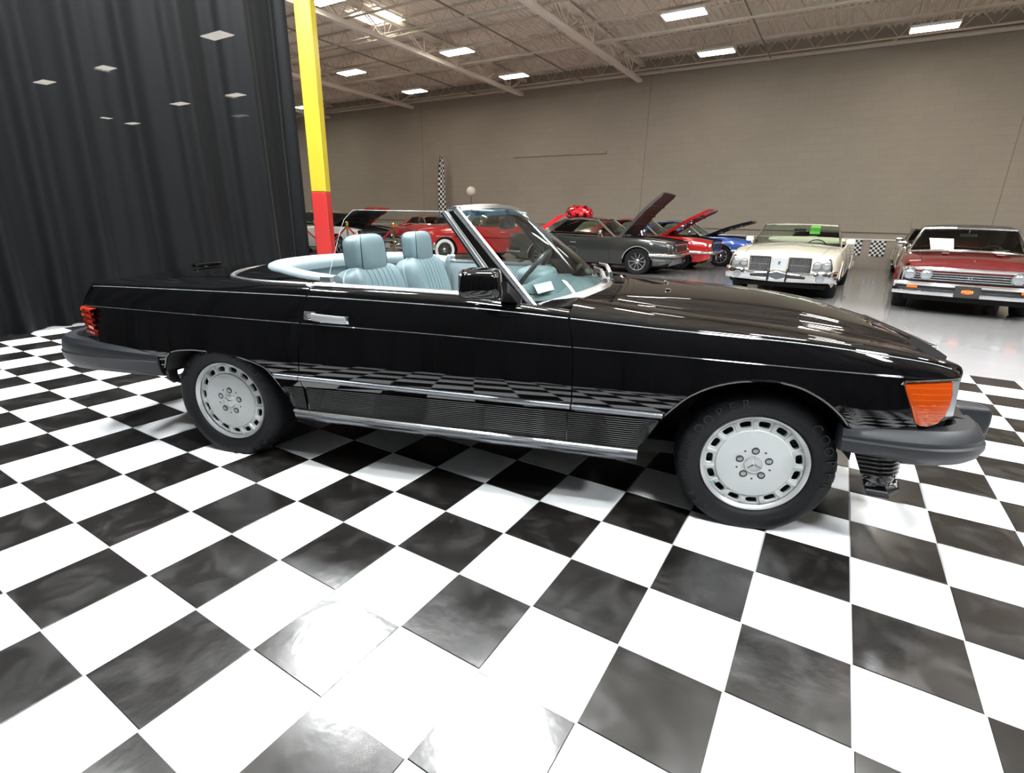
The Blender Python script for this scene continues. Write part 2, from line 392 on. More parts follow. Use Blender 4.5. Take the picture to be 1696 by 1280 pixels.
for gx in GX:
    m = MB(); box_beam(m, (gx, Y0, 5.50), (gx, WALL_Y-.25, 5.50), .15, .10); box_beam(m, (gx, Y0, DECK-.17), (gx, WALL_Y-.05, DECK-.17), .16, .09)
    n = int((WALL_Y-Y0)/1.52)
    for q in range(n):
        yy = WALL_Y-.3-q*1.52
        for (ya, yb) in ((yy, yy-.76), (yy-1.52, yy-.76)):
            for dx in (-.04, .04): m.tube([(gx+dx, ya, DECK-.2), (gx+dx, yb, 5.53)], .022, 4, False)
        m.tube([(gx, yy-.76, DECK-.2), (gx, yy-.76, 5.5)], .018, 4, False)
    m.build('roof_girder', 'steel_white', ceiling, smooth=False)
m = MB(); m.tube([(X0, WALL_Y-.16, 5.74), (X1, WALL_Y-.16, 5.70)], .055, 10)
for q in range(-11, 4): m.lathe([(.075, -.05), (.075, .05)], 10, 'x', (q*3.0, WALL_Y-.16, 5.72), True)
m.build('sprinkler_pipe', 'pipe_cream', ceiling)
for yy in (8.2, 11.3, 14.4):
    m = MB(); m.tube([(X0, yy, 5.62), (X1, yy, 5.62)], .03, 8)
    for q in range(-12, 4): m.tube([(q*2.7+.4, yy, 5.62), (q*2.7+.4, yy, DECK)], .008, 4, False)
    m.build('sprinkler_pipe', 'pipe_cream', ceiling)
for xx in (-2.9, -8.7, -13.2): MB().tube([(xx, Y0, 5.68), (xx, WALL_Y-.3, 5.68)], .018, 6).build('electrical_conduit', 'steel_dark', ceiling)
# skylight: curb, panes, two dividing bars
skx, sky = -11.5, 11.4
sk = empty('skylight', (0, 0, 0)); tag(sk, 'bright barred skylight in the roof above the yellow column', 'skylight')
for a in range(3):
    for b_ in range(3):
        MB().box((skx-.55+a*.37, sky-.5+b_*.335, DECK-.065), (skx-.55+a*.37+.345, sky-.5+b_*.335+.31, DECK-.05)).build('pane', 'skylight_on', sk, smooth=False)
m = MB()
for a in range(4): m.box((skx-.575+a*.37, sky-.52, DECK-.09), (skx-.55+a*.37, sky+.53, DECK-.05))
for b_ in range(4): m.box((skx-.575, sky-.525+b_*.335, DECK-.09), (skx+.56, sky-.5+b_*.335, DECK-.05))
m.build('frame', 'steel_white', sk, smooth=False)

# LED high-bay lights
def light_mesh():
    h = MB(); h.box((-.47, -.21, .012), (.47, .21, .07), .012); h.box((-.3, -.09, .07), (.3, .09, .11), .01)
    d = MB(); d.box((-.445, -.19, 0), (.445, .19, .012))
    c = MB()
    c.tube([(0, 0, .1), (0, 0, DECK-5.5-.04)], .004, 4, False)
    return h.mesh('housing', 'fixture_white', smooth=False), d, c.mesh('hanger', 'steel_dark', smooth=False)
LH, LD, LC = light_mesh(); LDa = LD.mesh('diffuser', 'lamp_on', smooth=False); LDb = LD.mesh('diffuser', 'lamp_on_booth', smooth=False); LDf = LD.mesh('diffuser', 'lamp_on_rear', smooth=False); LDw = LD.mesh('diffuser', 'lamp_on_wall', smooth=False)
def high_bay(x, y, label, group, booth=False):
    t = empty('ceiling_light', (x, y, 5.5)); tag(t, label, 'light', group); k_ = 0
    for nm, me in (('housing', LH), ('hanger', LC), ('diffuser', (LDf if y > 3 else LDb) if booth else (LDw if y > 15 else LDa)), ('hanger', LC)):
        o = bpy.data.objects.new(nm, me); col.objects.link(o); o.parent = t
        if nm == 'hanger': o.location.x = .35 if k_ else -.35; k_ = 1
LG = 'LED lights hung under the roof'
VIS = [(-4.07, 13.2, 'LED ceiling light at the top edge above the grey fastback'), (-4.0, 16.31, 'LED ceiling light near the wall, right of the long girder end'),
       (.69, 16.67, 'rightmost LED ceiling light, near the wall above the cream convertible'), (-10.18, 13.04, 'LED ceiling light between the skylight and the middle girder'),
       (-10.11, 15.92, 'LED ceiling light just above the wall, over the checkered feather flag'), (-14.52, 13.19, 'LED ceiling light just right of the yellow column'),
       (-14.44, 16.08, 'LED ceiling light nearest the end of the left girder'), (-20.68, 16.17, 'small LED ceiling light half hidden by the yellow column'), (-10.41, 8.84, 'LED ceiling light cut by the top edge beside the yellow column')]
for x, y, l in VIS: high_bay(x, y, l, LG)
for x, y, l in ((-14.85, 9.05, 'highest and largest lamp glimmering through the sheer black drape'), (-21.4, 9.13, 'bright lamp glimmer upper middle of the black drape'), (-21.2, 13.4, 'lamp glimmer on the right half of the drape, upper of a close pair'),
                (-25.25, 16.12, 'lamp glimmer on the right half of the drape, lower of a close pair'), (-25.6, 8.97, 'leftmost lamp glimmer on the black drape'), (-32.0, 13.5, 'lowest lamp glimmer at the middle of the drape'),
                (-32.8, 14.9, 'lamp glimmer just right of the lowest one on the drape'), (-25.0, 13.3, 'lamp glimmer in the centre of the drape, left of the close pair')):
    high_bay(x, y, l, 'lights seen through the drape')
for x, y in ((5.6, 16.3), (5.6, 13.1), (1.0, 12.6), (-4.1, 9.0), (1.0, 8.8), (5.6, 8.8)):
    high_bay(x, y, 'LED ceiling light above the picture, over the parked cars', 'lights above the picture, over the cars')
for x, y in ((-5.7, 4.1), (-3.0, 4.2), (0.6, 4.4), (4.6, 4.4), (-5.2, .6), (-2.2, .5), (1.2, .3), (4.6, .2)):
    high_bay(x, y, 'LED ceiling light above the picture, over the checkered stand', 'lights over the checkered stand', True)

# column
CX, CY = -6.86, 5.36
cl = empty('steel_column', (CX, CY, 0), math.radians(31)); tag(cl, 'square steel column painted yellow above red beside the drape', 'column')
h = .108
MB().box((-h, -h, 1.50), (h, h, DECK-.2), .012).build('yellow_section', 'yellow_paint', cl)
MB().box((-h-.001, -h-.001, 0), (h+.001, h+.001, 1.50), .012).build('red_section', 'red_paint', cl)
MB().box((-.17, -.17, -.003), (.17, .17, .02), .004).build('base_plate', 'red_paint', cl)

# drapes
def drape(name, p0, p1, hgt, seed, amp=.055, m='drape', nz=14, step=.022, s0=0.0):
    r = random.Random(seed); L = math.hypot(p1[0]-p0[0], p1[1]-p0[1]); n = int(L/step); ux, uy = (p1[0]-p0[0])/L, (p1[1]-p0[1])/L; nx, ny = -uy, ux
    fr = [(r.uniform(2.0, 3.2), r.uniform(0, 6.3), 1.0), (r.uniform(4.5, 6.5), r.uniform(0, 6.3), .55), (r.uniform(9, 14), r.uniform(0, 6.3), .3), (r.uniform(.6, 1.1), r.uniform(0, 6.3), .9)]
    P = []
    for iz in range(nz+1):
        t = iz/nz; z = hgt*t; row = []
        k = .55+.45*(1-t)+ .55*max(0, .12-t)/.12
        for i in range(n+1):
            s_ = L*i/n; sg_ = s_+s0
            sh = .10*math.sin(sg_*1.7+seed)*(1-t)**1.5
            d = sum(a*math.sin(f_*(sg_+sh)*2.6+ph) for f_, ph, a in fr)*amp*k
            d = d + (0.02*math.sin(sg_*31+seed) if t < .06 else 0)
            row.append((p0[0]+ux*s_+nx*d, p0[1]+uy*s_+ny*d, z-.003))
        P.append(row)
    b = MB(); b.grid(P); return b
cu = empty('black_drape', (-7.12, 1.0, 0)); tag(cu, 'sheer black floor to ceiling drape hanging in folds beside the yellow column', 'curtain')
ys = [-6.3, -3.4, -1.4, .55, 2.35, 3.95, 5.24]
for q in range(6):
    o = drape('curtain_panel', (-7.09, ys[q], 0), (-7.09, ys[q+1], 0), 5.46, 11, .055, s0=ys[q]+7).build('curtain_panel', 'drape', cu, ang=80)
    o.matrix_parent_inverse = Matrix.Translation((7.12, -1.0, 0))
o = MB().tube([(-7.14, -6.3, 5.47), (-7.14, 5.3, 5.47)], .024, 8).build('curtain_rod', 'satin_chrome', cu); o.matrix_parent_inverse = Matrix.Translation((7.12, -1.0, 0))
d2 = drape('backdrop', (-7.0, -1.35, 0), (6.2, -1.35, 0), 5.2, 5, .05, step=.05, nz=6).build('black_backdrop', 'drape_solid', ang=80)
tag(d2, 'black drape closing the stand behind the photographer', 'curtain')
d3 = drape('backdrop', (6.4, -1.2, 0), (6.4, 4.0, 0), 5.2, 9, .05, step=.05, nz=6).build('black_backdrop', 'drape_solid', ang=80)
tag(d3, 'black drape out of the picture on the right of the stand', 'curtain')

# ================================================================== THE BLACK CONVERTIBLE
# local frame: +x forward, +y to the far side, origin on the floor under the front axle
car = empty('convertible_car', (-0.593, 2.835, 0), math.radians(17.2288))
tag(car, 'glossy black two-seat convertible with pale blue leather interior on the checkered floor', 'car')
FW, RW, HUB_Z, TYRE_R = -.026, -2.497, .280, .300

WM0 = curve([(-3.40, .80), (-3.30, .848), (-3.15, .868), (-2.8, .885), (-2.4, .893), (-1.8, .895), (-.8, .895), (-.2, .892), (.15, .882), (.35, .868), (.48, .848), (.56, .82), (.62, .77)])
WM = lambda x: WM0(x)+.010
ZC = curve([(-3.3, .724), (-2.8, .726), (-2.0, .724), (-1.5, .722), (-.76, .712), (-.4, .708), (.13, .697), (.3, .693), (.6, .684)])
ZB = curve([(-3.3, .812), (-3.18, .820), (-2.78, .830), (-2.4, .836), (-1.96, .840), (-1.2, .834), (-.76, .816), (-.475, .801), (.03, .781), (.33, .754), (.47, .735), (.56, .712), (.62, .69)])
_low = curve([(.20, .040), (.25, .0304), (.30, .0229), (.36, .0139), (.40, .0087), (.45, .0034), (.49, .0006), (.517, 0.0), (.55, .0010), (.60, .0053), (.65, .0122), (.70, .0208)])
ST = .007; SW_ = .0052      # height and depth of the two rounded body creases
def side_w(x, z):
    zc, zb = ZC(x), ZB(x); sm = lambda t: t*t*(3-2*t)
    if z <= zc: g = _low(z if z < .52 else .52+(z-.52)*.18/(zc-.52))
    elif z <= zc+ST: g = .0208+SW_*sm((z-zc)/ST)
    elif z <= zb: t = (z-zc-ST)/(zb-zc-ST); g = .0260+.028*(t*t*.4+t*.6)
    else: g = .0540+.007*sm(min(1, (z-zb)/.009))
    return WM(x)-g
ZLO_F = [(-.49, .318), (-.481, .327), (-.456, .368), (-.409, .456), (-.373, .505), (-.304, .572), (-.198, .624), (-.112, .643), (-.03, .648), (.05, .637), (.105, .616), (.164, .582), (.215, .538), (.238, .510), (.26, .475)]
ZLO_R = [(-2.80, .42), (-2.786, .43), (-2.765, .47), (-2.736, .527), (-2.70, .545), (-2.652, .556), (-2.551, .564), (-2.45, .564), (-2.35, .556), (-2.266, .540), (-2.20, .521), (-2.172, .508), (-2.145, .480), (-2.119, .445), (-2.08, .38), (-2.053, .324)]
fzf = curve(ZLO_F); fzr = curve(ZLO_R)
def zlo(x):
    if ZLO_F[0][0] <= x <= ZLO_F[-1][0]: return fzf(x)
    if ZLO_R[0][0] <= x <= ZLO_R[-1][0]: return fzr(x)
    if x > ZLO_F[-1][0]: return .47
    if x < ZLO_R[0][0]: return .435
    return .318
gap_r = curve([(.20, -1.93), (.291, -1.941), (.377, -1.969), (.477, -1.996), (.58, -1.992), (.703, -1.980), (.80, -1.960), (.841, -1.951), (.9, -1.94)])
gap_f = curve([(.20, -.775), (.334, -.771), (.507, -.752), (.657, -.757), (.74, -.768), (.788, -.778), (.83, -.79), (.88, -.802), (.95, -.82)])
ZG = lambda x: ZB(x)+curve([(-.9, .058), (-.6, .046), (-.3, .037), (.1, .027), (.33, .020), (.5, .015), (.62, .010)])(x)   # fender / hood gap height
ZH = curve([(-.82, .864), (-.6, .869), (-.38, .870), (-.12, .861), (.1, .848), (.25, .828), (.446, .788), (.56, .757), (.64, .732), (.68, .716)])
ZT = curve([(-3.45, .818), (-3.3, .830), (-3.1, .848), (-2.9, .860), (-2.7, .869), (-2.5, .876), (-2.2, .882), (-1.9, .884)])
WT = curve([(-3.4, .58), (-2.62, .58), (-2.54, .615), (-2.46, .675), (-2.36, .732), (-2.2, .778), (-1.9, .795)])
LW_N, UP_N, TOP_N = 28, 15, 14

def dense(a, b, n, extra=()):
    xs = sorted(set([round(a+(b-a)*i/n, 5) for i in range(n+1)] + [e for e in extra if a < e < b])); return xs
def panel(xs_u, xa, xb, top=None, lower=True, upper=True, xb_up=None, xa_up=None, zsplit=None):
    """side sheet metal: columns at parameters u, xa(z)/xb(z) its two ends; returns w>0 half as MB"""
    m = MB()
    if lower:
        P = []
        for r in range(LW_N+1):
            t = r/LW_N; row = []
            for u in xs_u:
                x = lerp(xa(.5), xb(.5), u)
                for _ in range(3):
                    z = lerp(zlo(x), ZC(x), t); x = lerp(xa(z), xb(z), u)
                z = lerp(zlo(x), ZC(x), t); row.append((x, side_w(x, z), z))
            P.append(row)
        m.grid(P)
    if upper:
        P = []; xa2 = xa_up or xa; xb2 = xb_up or xb
        for r in range(UP_N+2):
            row = []
            for u in xs_u:
                x = lerp(xa2(.78), xb2(.78), u)
                for _ in range(2):
                    zc, zb = ZC(x), ZB(x); z0 = zsplit(x) if zsplit else zc
                    lv = [z0, zc+.0018, zc+.0035, zc+.0052, zc+ST, zc+ST+.002] + [lerp(zc+ST+.002, zb, k/6) for k in range(1, 6)] + [zb-.002, zb, zb+.0022, zb+.0045, zb+.0068, zb+.009]
                    z = lv[r]; x = lerp(xa2(z), xb2(z), u)
                row.append((x, side_w(x, max(z, .5)), z))
            P.append(row)
        if top:
            base = P[-1]
            for k in range(1, TOP_N+1): P.append([top(p, k/TOP_N) for p in base])
        m.grid(P)
    return m
def s2(m, s): return m if s > 0 else m.mirror()
SIDES = (-1, 1)
us = lambda n: [i/n for i in range(n+1)]
G = .0028

# --- front fender
def ftop(p, t):
    x, w_, z = p; B = (.606, ZG(x)+.0)
    q = bez((w_, z), (w_-.006, z+.018), (.735, ZG(x)+.007), B, t)
    xx = lerp(x, x+(.03 if x > .5 else 0)*((x-.5)/.08 if x > .5 else 0), t)
    return (xx, q[0], q[1])
def fsplit(x):
    zc = ZC(x)
    return zc if x < .35 else lerp(zc, .679, min(1, (x-.35)/.03))
ff_xb = lambda z: .387+max(0, .672-z)*.476
ff_up = lambda z: .582
ux = sorted(set(round(v, 3) for v in us(50)+[.08+.01*k for k in range(72)]))
def nose(m):
    """rolls the leading edge of the fender over and down"""
    rows = []
    for k in range(TOP_N+1):
        rows.append(ftop((.582, side_w(.582, ZB(.582)+.009), ZB(.582)+.009), k/TOP_N))
    P = [rows]
    for dx, dz in ((.010, -.006), (.018, -.018), (.022, -.034), (.022, -.055), (.012, -.075), (-.01, -.09)):
        P.append([(x+dx, w_*(1-.004*abs(dz)*30), z+dz) for x, w_, z in rows])
    m.grid(P)
for s in SIDES:
    m = panel(ux, lambda z: gap_f(z)+G, ff_xb, ftop, xb_up=ff_up, zsplit=fsplit); nose(m)
    ff = s2(m, s).build('front_fender', 'black_paint', car, ang=70)
    def crease_highlights(par, xa_, xb_, ends=None):  # thin bright tubes standing in for the highlights reflected along both creases
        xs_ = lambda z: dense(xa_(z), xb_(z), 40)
        b = MB(); b.tube([(x, side_w(x, ZB(x)+.0045)+.0004, ZB(x)+.0045) for x in xs_(.82)], .0017, 5); s2(b, s).build('belt_highlight_tube', 'highlight_bright', par)
        b = MB(); b.tube([(x, side_w(x, ZC(x)+.0035)+.0002, ZC(x)+.0035) for x in xs_(.71)], .0009, 5); s2(b, s).build('side_highlight_tube', 'highlight_grey', par)
    crease_highlights(ff, lambda z: gap_f(z)+G*2, lambda z: .555 if z > .8 else .34)
    # arch lip
    m = MB(); m.tube([(x, side_w(x, z)-.004, z) for x, z in [(q, zlo(q)) for q in dense(-.478, .25, 40)]], .006, 6)
    s2(m, s).build('arch_lip', 'black_paint', ff)
    # turn signal
    poly = [(.389, .672), (.47, .678), (.548, .682), (.557, .64), (.555, .60), (.543, .562), (.522, .535), (.49, .524), (.463, .526), (.448, .536), (.42, .60), (.392, .66)]
    ts = MB(); wo = lambda x, z=.60: side_w(x, max(z, .48))+.0035
    c0 = (.478, .61); rings = []
    for k, off, e in ((1.0, -.06, 0), (1.0, -.002, 0), (.975, .002, 0), (.8, .003, 0), (.6, .0035, 0), (.3, .004, 0), (.02, .004, 0)):
        rings.append([(c0[0]+(x-c0[0])*k, wo(c0[0]+(x-c0[0])*k, c0[1]+(z-c0[1])*k)+off, c0[1]+(z-c0[1])*k) for x, z in poly])
    ts.loft(rings, True, True)
    tso = s2(ts, s).build('turn_signal', 'lens_amber', car, label='orange ribbed lens')
    rb = MB()
    for q, z in enumerate((.662, .640, .620, .600, .580, .560, .542)):
        xa_, xb_ = .400+(.672-z)*.44, .549 if z > .60 else .549-(.60-z)*.38
        rb.grid([[(lerp(xa_, xb_, t/8), wo(lerp(xa_, xb_, t/8), zz)+.0047, zz) for t in range(9)] for zz in (z-.0007, z+.0007)])
    for q in range(16):
        z_ = rng.uniform(.54, .61); l_ = rng.uniform(.006, .018); x_ = rng.uniform(.398+(.672-z_)*.476+l_, .528)
        rb.grid([[(xx, wo(xx, zz)+.0049, zz) for xx in (x_-l_, x_, min(x_+l_, .548))] for zz in (z_-.0012, z_+.0012)])
    s2(rb, s).build('lens_ridges', 'lens_rib', tso)['kind'] = 'stuff'
    tr = MB(); tr.tube([(x, wo(x, z)+.001, z) for x, z in ((.386, .668), (.392, .679), (.47, .684), (.55, .688), (.580, .690))], .0042, 6)
    s2(tr, s).build('chrome_trim', 'chrome', tso)
    # clear lamp wrapping the corner, then the headlight unit across the front
    hl = MB(); path = [(.544, wo(.544)), (.578, wo(.578)-.004), (.596, .75), (.606, .70), (.618, .62), (.628, .50), (.634, .42)]
    hl.grid([[(x - (.02 if z < .56 else 0)*1.0, (wo(x, z) if k < 2 else w_)-(.012 if z < .56 else 0), z) for k, (x, w_) in enumerate(path)] for z in (.535, .56, .60, .64, .688)])
    hl.grid([[(x-.06, w_-.03, z) for x, w_ in path] for z in (.535, .684)])
    hlo = s2(hl, s).build('headlight', 'lamp_glass', car)
    for w_ in (.53, .665):
        rr = MB(); xx = .632 if w_ < .6 else .617
        rr.lathe([(.062, -.02), (.064, .004), (.058, .008), (.054, .002), (.03, .010), (.001, .014)], 24, 'x', (xx, w_, .612))
        s2(rr, s).build('sealed_beam', 'reflector', hlo)
    # lower body fittings on the fender: rub strip, ribbed cladding
    def strip(xa_, xb_, z0=0, z1=0, zz=lambda x: .478):
        b = MB(); xs = dense(xa_, xb_, 24); h_ = .0125
        pr_ = [(-.004, -h_), (.006, -h_), (.012, -h_*.72), (.016, -h_*.25), (.016, h_*.25), (.012, h_*.72), (.006, h_), (-.004, h_)]
        b.loft([[(x, side_w(x, zz(x)+dz)+dw, zz(x)+dz) for dw, dz in pr_] for x in xs], True, True)
        c = MB(); c.loft([[(x, side_w(x, zz(x)+dz)+dw, zz(x)+dz) for dw, dz in ((.012, -.004), (.0178, -.0035), (.0178, .0035), (.012, .004))] for x in xs], True, True)
        return b, c
    def cladding(xs, za, zb_, ztop):
        b = MB(); P = []; nr = 15
        for x in xs:
            lo, hi = za(x), ztop(x); colm = [(x, side_w(x, hi)-.004, hi)]
            for k in range(nr):
                for t, d in ((0, .0045), (.25, .0066), (.60, .0066), (.85, .0045)):
                    z = lerp(hi, lo, (k+t)/nr); colm.append((x, side_w(x, z)+d, z))
            colm.append((x, side_w(x, lo)-.01, lo)); P.append(colm)
        b.grid(P); return b
    CLT = curve([(-2.12, .430), (-1.97, .435), (-.757, .458), (-.40, .462)])
    b, c = strip(gap_f(.48)+G, -.400, 0, 0); so = s2(b, s).build('rub_strip', 'strip_metal', ff); s2(c, s).build('rub_strip_insert', 'dark_strip', ff)
    xs_ = dense(-.763, -.412, 14)
    s2(cladding(xs_, lambda x: max(.318, zlo(x) if x > -.49 else .318), 0, CLT), s).build('ribbed_cladding', 'black_paint', ff, ang=60)
    # --- door
    def dtop(p, t):
        x, w_, z = p; e = curve([(-2.0, .795), (-1.0, .79), (-.78, .765)])(x); zt = curve([(-2.0, .884), (-1.3, .880), (-1.0, .862), (-.78, .842)])(x)
        q = bez((w_, z), (w_-.004, z+.022), (e+.02, zt+.001), (e, zt), t); return (x, q[0], q[1])
    m = panel(us(40), lambda z: gap_r(z)+G, lambda z: gap_f(z)-G, dtop)
    dr = s2(m, s).build('door', 'black_paint', car, ang=70)
    b, c = strip(gap_r(.478)+G, gap_f(.478)-G, 0, 0); s2(b, s).build('rub_strip', 'strip_metal', dr); s2(c, s).build('rub_strip_insert', 'dark_strip', dr)
    s2(cladding(dense(-1.975+.006, -.768, 40), lambda x: .318, 0, CLT), s).build('ribbed_cladding', 'black_paint', dr, ang=60)
    crease_highlights(dr, lambda z: gap_r(z)+G*2, lambda z: gap_f(z)-G*2)
    hd = MB(); zz0 = .765
    hw = lambda x, z: side_w(x, z)
    hd.loft([[(x, hw(x, z)+d, z) for d, z in ((-.004, zz0-.019), (.006, zz0-.019), (.010, zz0-.014), (.010, zz0+.012), (.006, zz0+.017), (-.004, zz0+.017))] for x in (-1.956, -1.94, -1.90)], True, True)
    ho = s2(hd, s).build('door_handle', 'chrome', dr)
    hg = MB(); hg.loft([[(x, hw(x, zz0)+d0+d, zz0-.001+dz-(x+1.93)*.03) for d, dz in ((-.004, -.0165), (.010, -.0165), (.013, -.012), (.013, .010), (.010, .0145), (-.004, .0145))] for x, d0 in ((-1.915, .010), (-1.89, .020), (-1.84, .024), (-1.79, .024), (-1.755, .020), (-1.745, .016))], True, True)
    s2(hg, s).build('handle_grip', 'handle_satin', dr)
    he = MB(); he.loft([[(x, hw(x, zz0)+d, zz0-.006+dz) for d, dz in ((-.004, -.0175), (.018, -.0175), (.022, -.01), (.022, .010), (.018, .016), (-.004, .016))] for x in (-1.748, -1.738, -1.730)], True, True); s2(he, s).build('handle_end', 'chrome', dr)
    hb = MB(); hb.loft([[(x, hw(x, zz0)+d, zz0-.012+dz) for d, dz in ((-.002, -.016), (.012, -.014), (.014, -.002), (-.002, 0))] for x in (-1.875, -1.85, -1.81, -1.79)], True, True)
    s2(hb, s).build('handle_trigger', 'chrome', dr)
    lc = MB(); lc.lathe([(.009, .0), (.009, .0125), (.006, .014), (.001, .012)], 16, 'y', (-1.935, hw(-1.935, zz0), zz0)); s2(lc, s).build('lock', 'satin_chrome', dr)
    cap = MB(); ce = curve([(-2.0, .795), (-1.0, .79), (-.78, .765)]); cz = curve([(-2.0, .884), (-1.3, .880), (-1.0, .862), (-.9, .853)])
    cap.loft([[(x, ce(x)+a, cz(x)+b_) for a, b_ in ((.008, -.004), (.009, .006), (.0, .014), (-.03, .014), (-.034, .0))] for x in dense(-1.945, -1.0, 30)], True, True)
    s2(cap, s).build('belt_molding', 'bright_trim', dr)
    dp = MB(); dp.grid([[(x, w_, z) for x in (-1.95, -1.5, -1.0)] for w_, z in ((.765, .88), (.745, .83), (.735, .62), (.74, .34))])
    s2(dp, s).build('door_trim_panel', 'blue_vinyl', dr)
    # --- rear fender
    def rtop(p, t):
        x, w_, z = p; e = WT(x); zt = ZT(x)
        q = bez((w_, z), (w_-.004, z+.016), (max(e+.05, .72 if e < .7 else e+.03), zt+.004), (e, zt), t)
        return (x - .075*t*max(0, (-2.9-x)/.3), q[0], q[1])
    xr_up = lambda z: curve([(.70, -3.285), (.725, -3.28), (.80, -3.246), (.83, -3.228)])(z)
    ur = sorted(set(round(v, 3) for v in us(50)+[.30+.01*k for k in range(66)]))
    m = panel(ur, lambda z: -3.176, lambda z: gap_r(z)-G, rtop, xa_up=xr_up)
    rf = s2(m, s).build('rear_fender', 'black_paint', car, ang=70)
    crease_highlights(rf, lambda z: -3.215 if z > .8 else -3.26, lambda z: gap_r(z)-G*2)
    m = MB(); m.tube([(q, side_w(q, zlo(q))-.004, zlo(q)) for q in dense(-2.795, -2.056, 44)], .006, 6); s2(m, s).build('arch_lip', 'black_paint', rf)
    b, c = strip(-2.126, gap_r(.478)-G, 0, 0); s2(b, s).build('rub_strip', 'strip_metal', rf); s2(c, s).build('rub_strip_insert', 'dark_strip', rf)
    s2(cladding(dense(-2.106, -1.983, 8), lambda x: zlo(x)+.004, 0, CLT), s).build('ribbed_cladding', 'black_paint', rf, ang=60)
    fd = MB(); fz = ZC(-2.8)+.004; fd.tube([(-2.82, side_w(-2.82, fz+.02), fz+.02), (-2.818, side_w(-2.818, fz)+.0004, fz+.002), (-2.79, side_w(-2.79, fz)+.0004, fz)], .0014, 5); s2(fd, s).build('fuel_door_gap', 'underbody', rf)
    # tail light
    path = [(-3.176, WM(-3.176)-.004), (-3.225, .853), (-3.280, .836), (-3.312, .810), (-3.335, .77), (-3.36, .68), (-3.385, .55), (-3.40, .40)]
    tl = MB(); prof = []
    for k in range(5):
        z = .717-k*.0285; prof += [(0.002, z), (.014, z-.003), (.014, z-.0165), (.002, z-.021)]
    prof = [(-.03, .719)] + prof + [(.0, .577), (-.03, .575)]
    tl.sweep([(x, w_, 0) for x, w_ in path], [(a, z) for a, z in prof], False, False)
    tlo = s2(tl, s).build('tail_light', 'lens_red', car, ang=40, label='red ribbed lens')
    oz = MB(); oz.sweep([(x, w_, 0) for x, w_ in path[2:6]], [(.0155, .685), (.0155, .673), (.0145, .672), (.0145, .686)], True, True); s2(oz, s).build('amber_band', 'lens_orange', tlo)
    oz = MB(); oz.sweep([(x, w_, 0) for x, w_ in path[2:6]], [(.0155, .713), (.0155, .701), (.0145, .70), (.0145, .714)], True, True)
    s2(oz, s).build('amber_band', 'lens_orange', tlo)
    # dark liner behind the panels so that shut lines read black
    ln = MB(); 
    for xa_, xb_ in ((-3.17, -2.80), (-2.05, -.49)):
        ln.grid([[(x, side_w(x, z)-.018, z) for x in dense(xa_, xb_, 30)] for z in ((.46 if xa_ < -3 else .30), .50, .60, .70, .80, .835)])
    for arch in (ZLO_R, ZLO_F):
        pts = [(x, z+.004) for x, z in arch]
        ln.grid([[(x, side_w(x, z)-.006-d, z) for x, z in pts] for d in (0, .1, .25, .42)])
        ln.grid([[(x, side_w(x, z)-.018, z) for x, z in pts], [(x, side_w(x, .70)-.02, .70) for x, z in pts], [(x, side_w(x, .8)-.03, .79) for x, z in pts]])
        ln.grid([[(x, .46, z) for x, z in pts], [(x, .46, .20) for x, z in pts]])
    ln.grid([[(.275, w_, z) for w_ in (.40, .60, .80, .868)] for z in (.37, .50, .60, .68)])
    s2(ln, s).build('wheel_housing', 'underbody', car, ang=60)
    # sill
    sl = MB(); xs_ = dense(-2.056, -.478, 40)
    sl.loft([[(x, side_w(x, .31)+a, z) for a, z in ((-.02, .318), (.008, .317), (.014, .312), (.015, .306), (.010, .300), (-.02, .299))] for x in xs_], True, True)
    slo = s2(sl, s).build('sill_molding', 'bright_trim', car)
    sb = MB(); sb.loft([[(x, side_w(x, .29)+a, z) for a, z in ((.008, .302), (.010, .290), (.004, .272), (-.012, .255), (-.04, .243), (-.09, .238), (-.25, .235), (-.25, .30))] for x in xs_], True, True)
    s2(sb, s).build('sill_panel', 'sill_grey', slo)

# --- hood
XHR = lambda w_: -.600-.04*(w_/.6)**2
XHF = lambda w_: .668-.052*(abs(w_)/.6)**2.2
def zhood(x, w_):
    a = abs(w_); g = ZG(x)-.001; B = max(ZH(x)-g, .004)
    k = 1/(1+math.exp((a-.43)/.020)); c = B*(.62*k + .38*(math.cos(min(a/.43, 1)*PI/2)**.9)) - .004*math.exp(-((a-.50)/.05)**2)
    nose_ = max(0, (x-(XHF(w_)-.10))/.10)
    return g + c*(1-.35*nose_) - .022*nose_**2.2
wr = sorted(set([-.6+1.2*i/48 for i in range(49)]+[sg*v for sg in (-1, 1) for v in (.38, .395, .405, .415, .425, .435, .445, .455, .465, .48)]))
P = []
for i in range(61):
    u = i/60; P.append([(lerp(XHR(q), XHF(q), u), q, zhood(lerp(XHR(q), XHF(q), u), q)) for q in wr])
for dx, dz in ((.008, -.006), (.012, -.016), (.010, -.034)): P.append([(p[0]+dx, p[1], p[2]+dz) for p in P[60]])
hood = MB().grid(P).build('hood', 'black_paint', car, ang=40)
for sg in (-1, 1):
    m = MB(); m.sell((-.40, sg*.17, zhood(-.40, .17)+.004), (.014, .011, .006), .8, .8, 12, 6); m.build('washer_nozzle', 'chrome', hood)
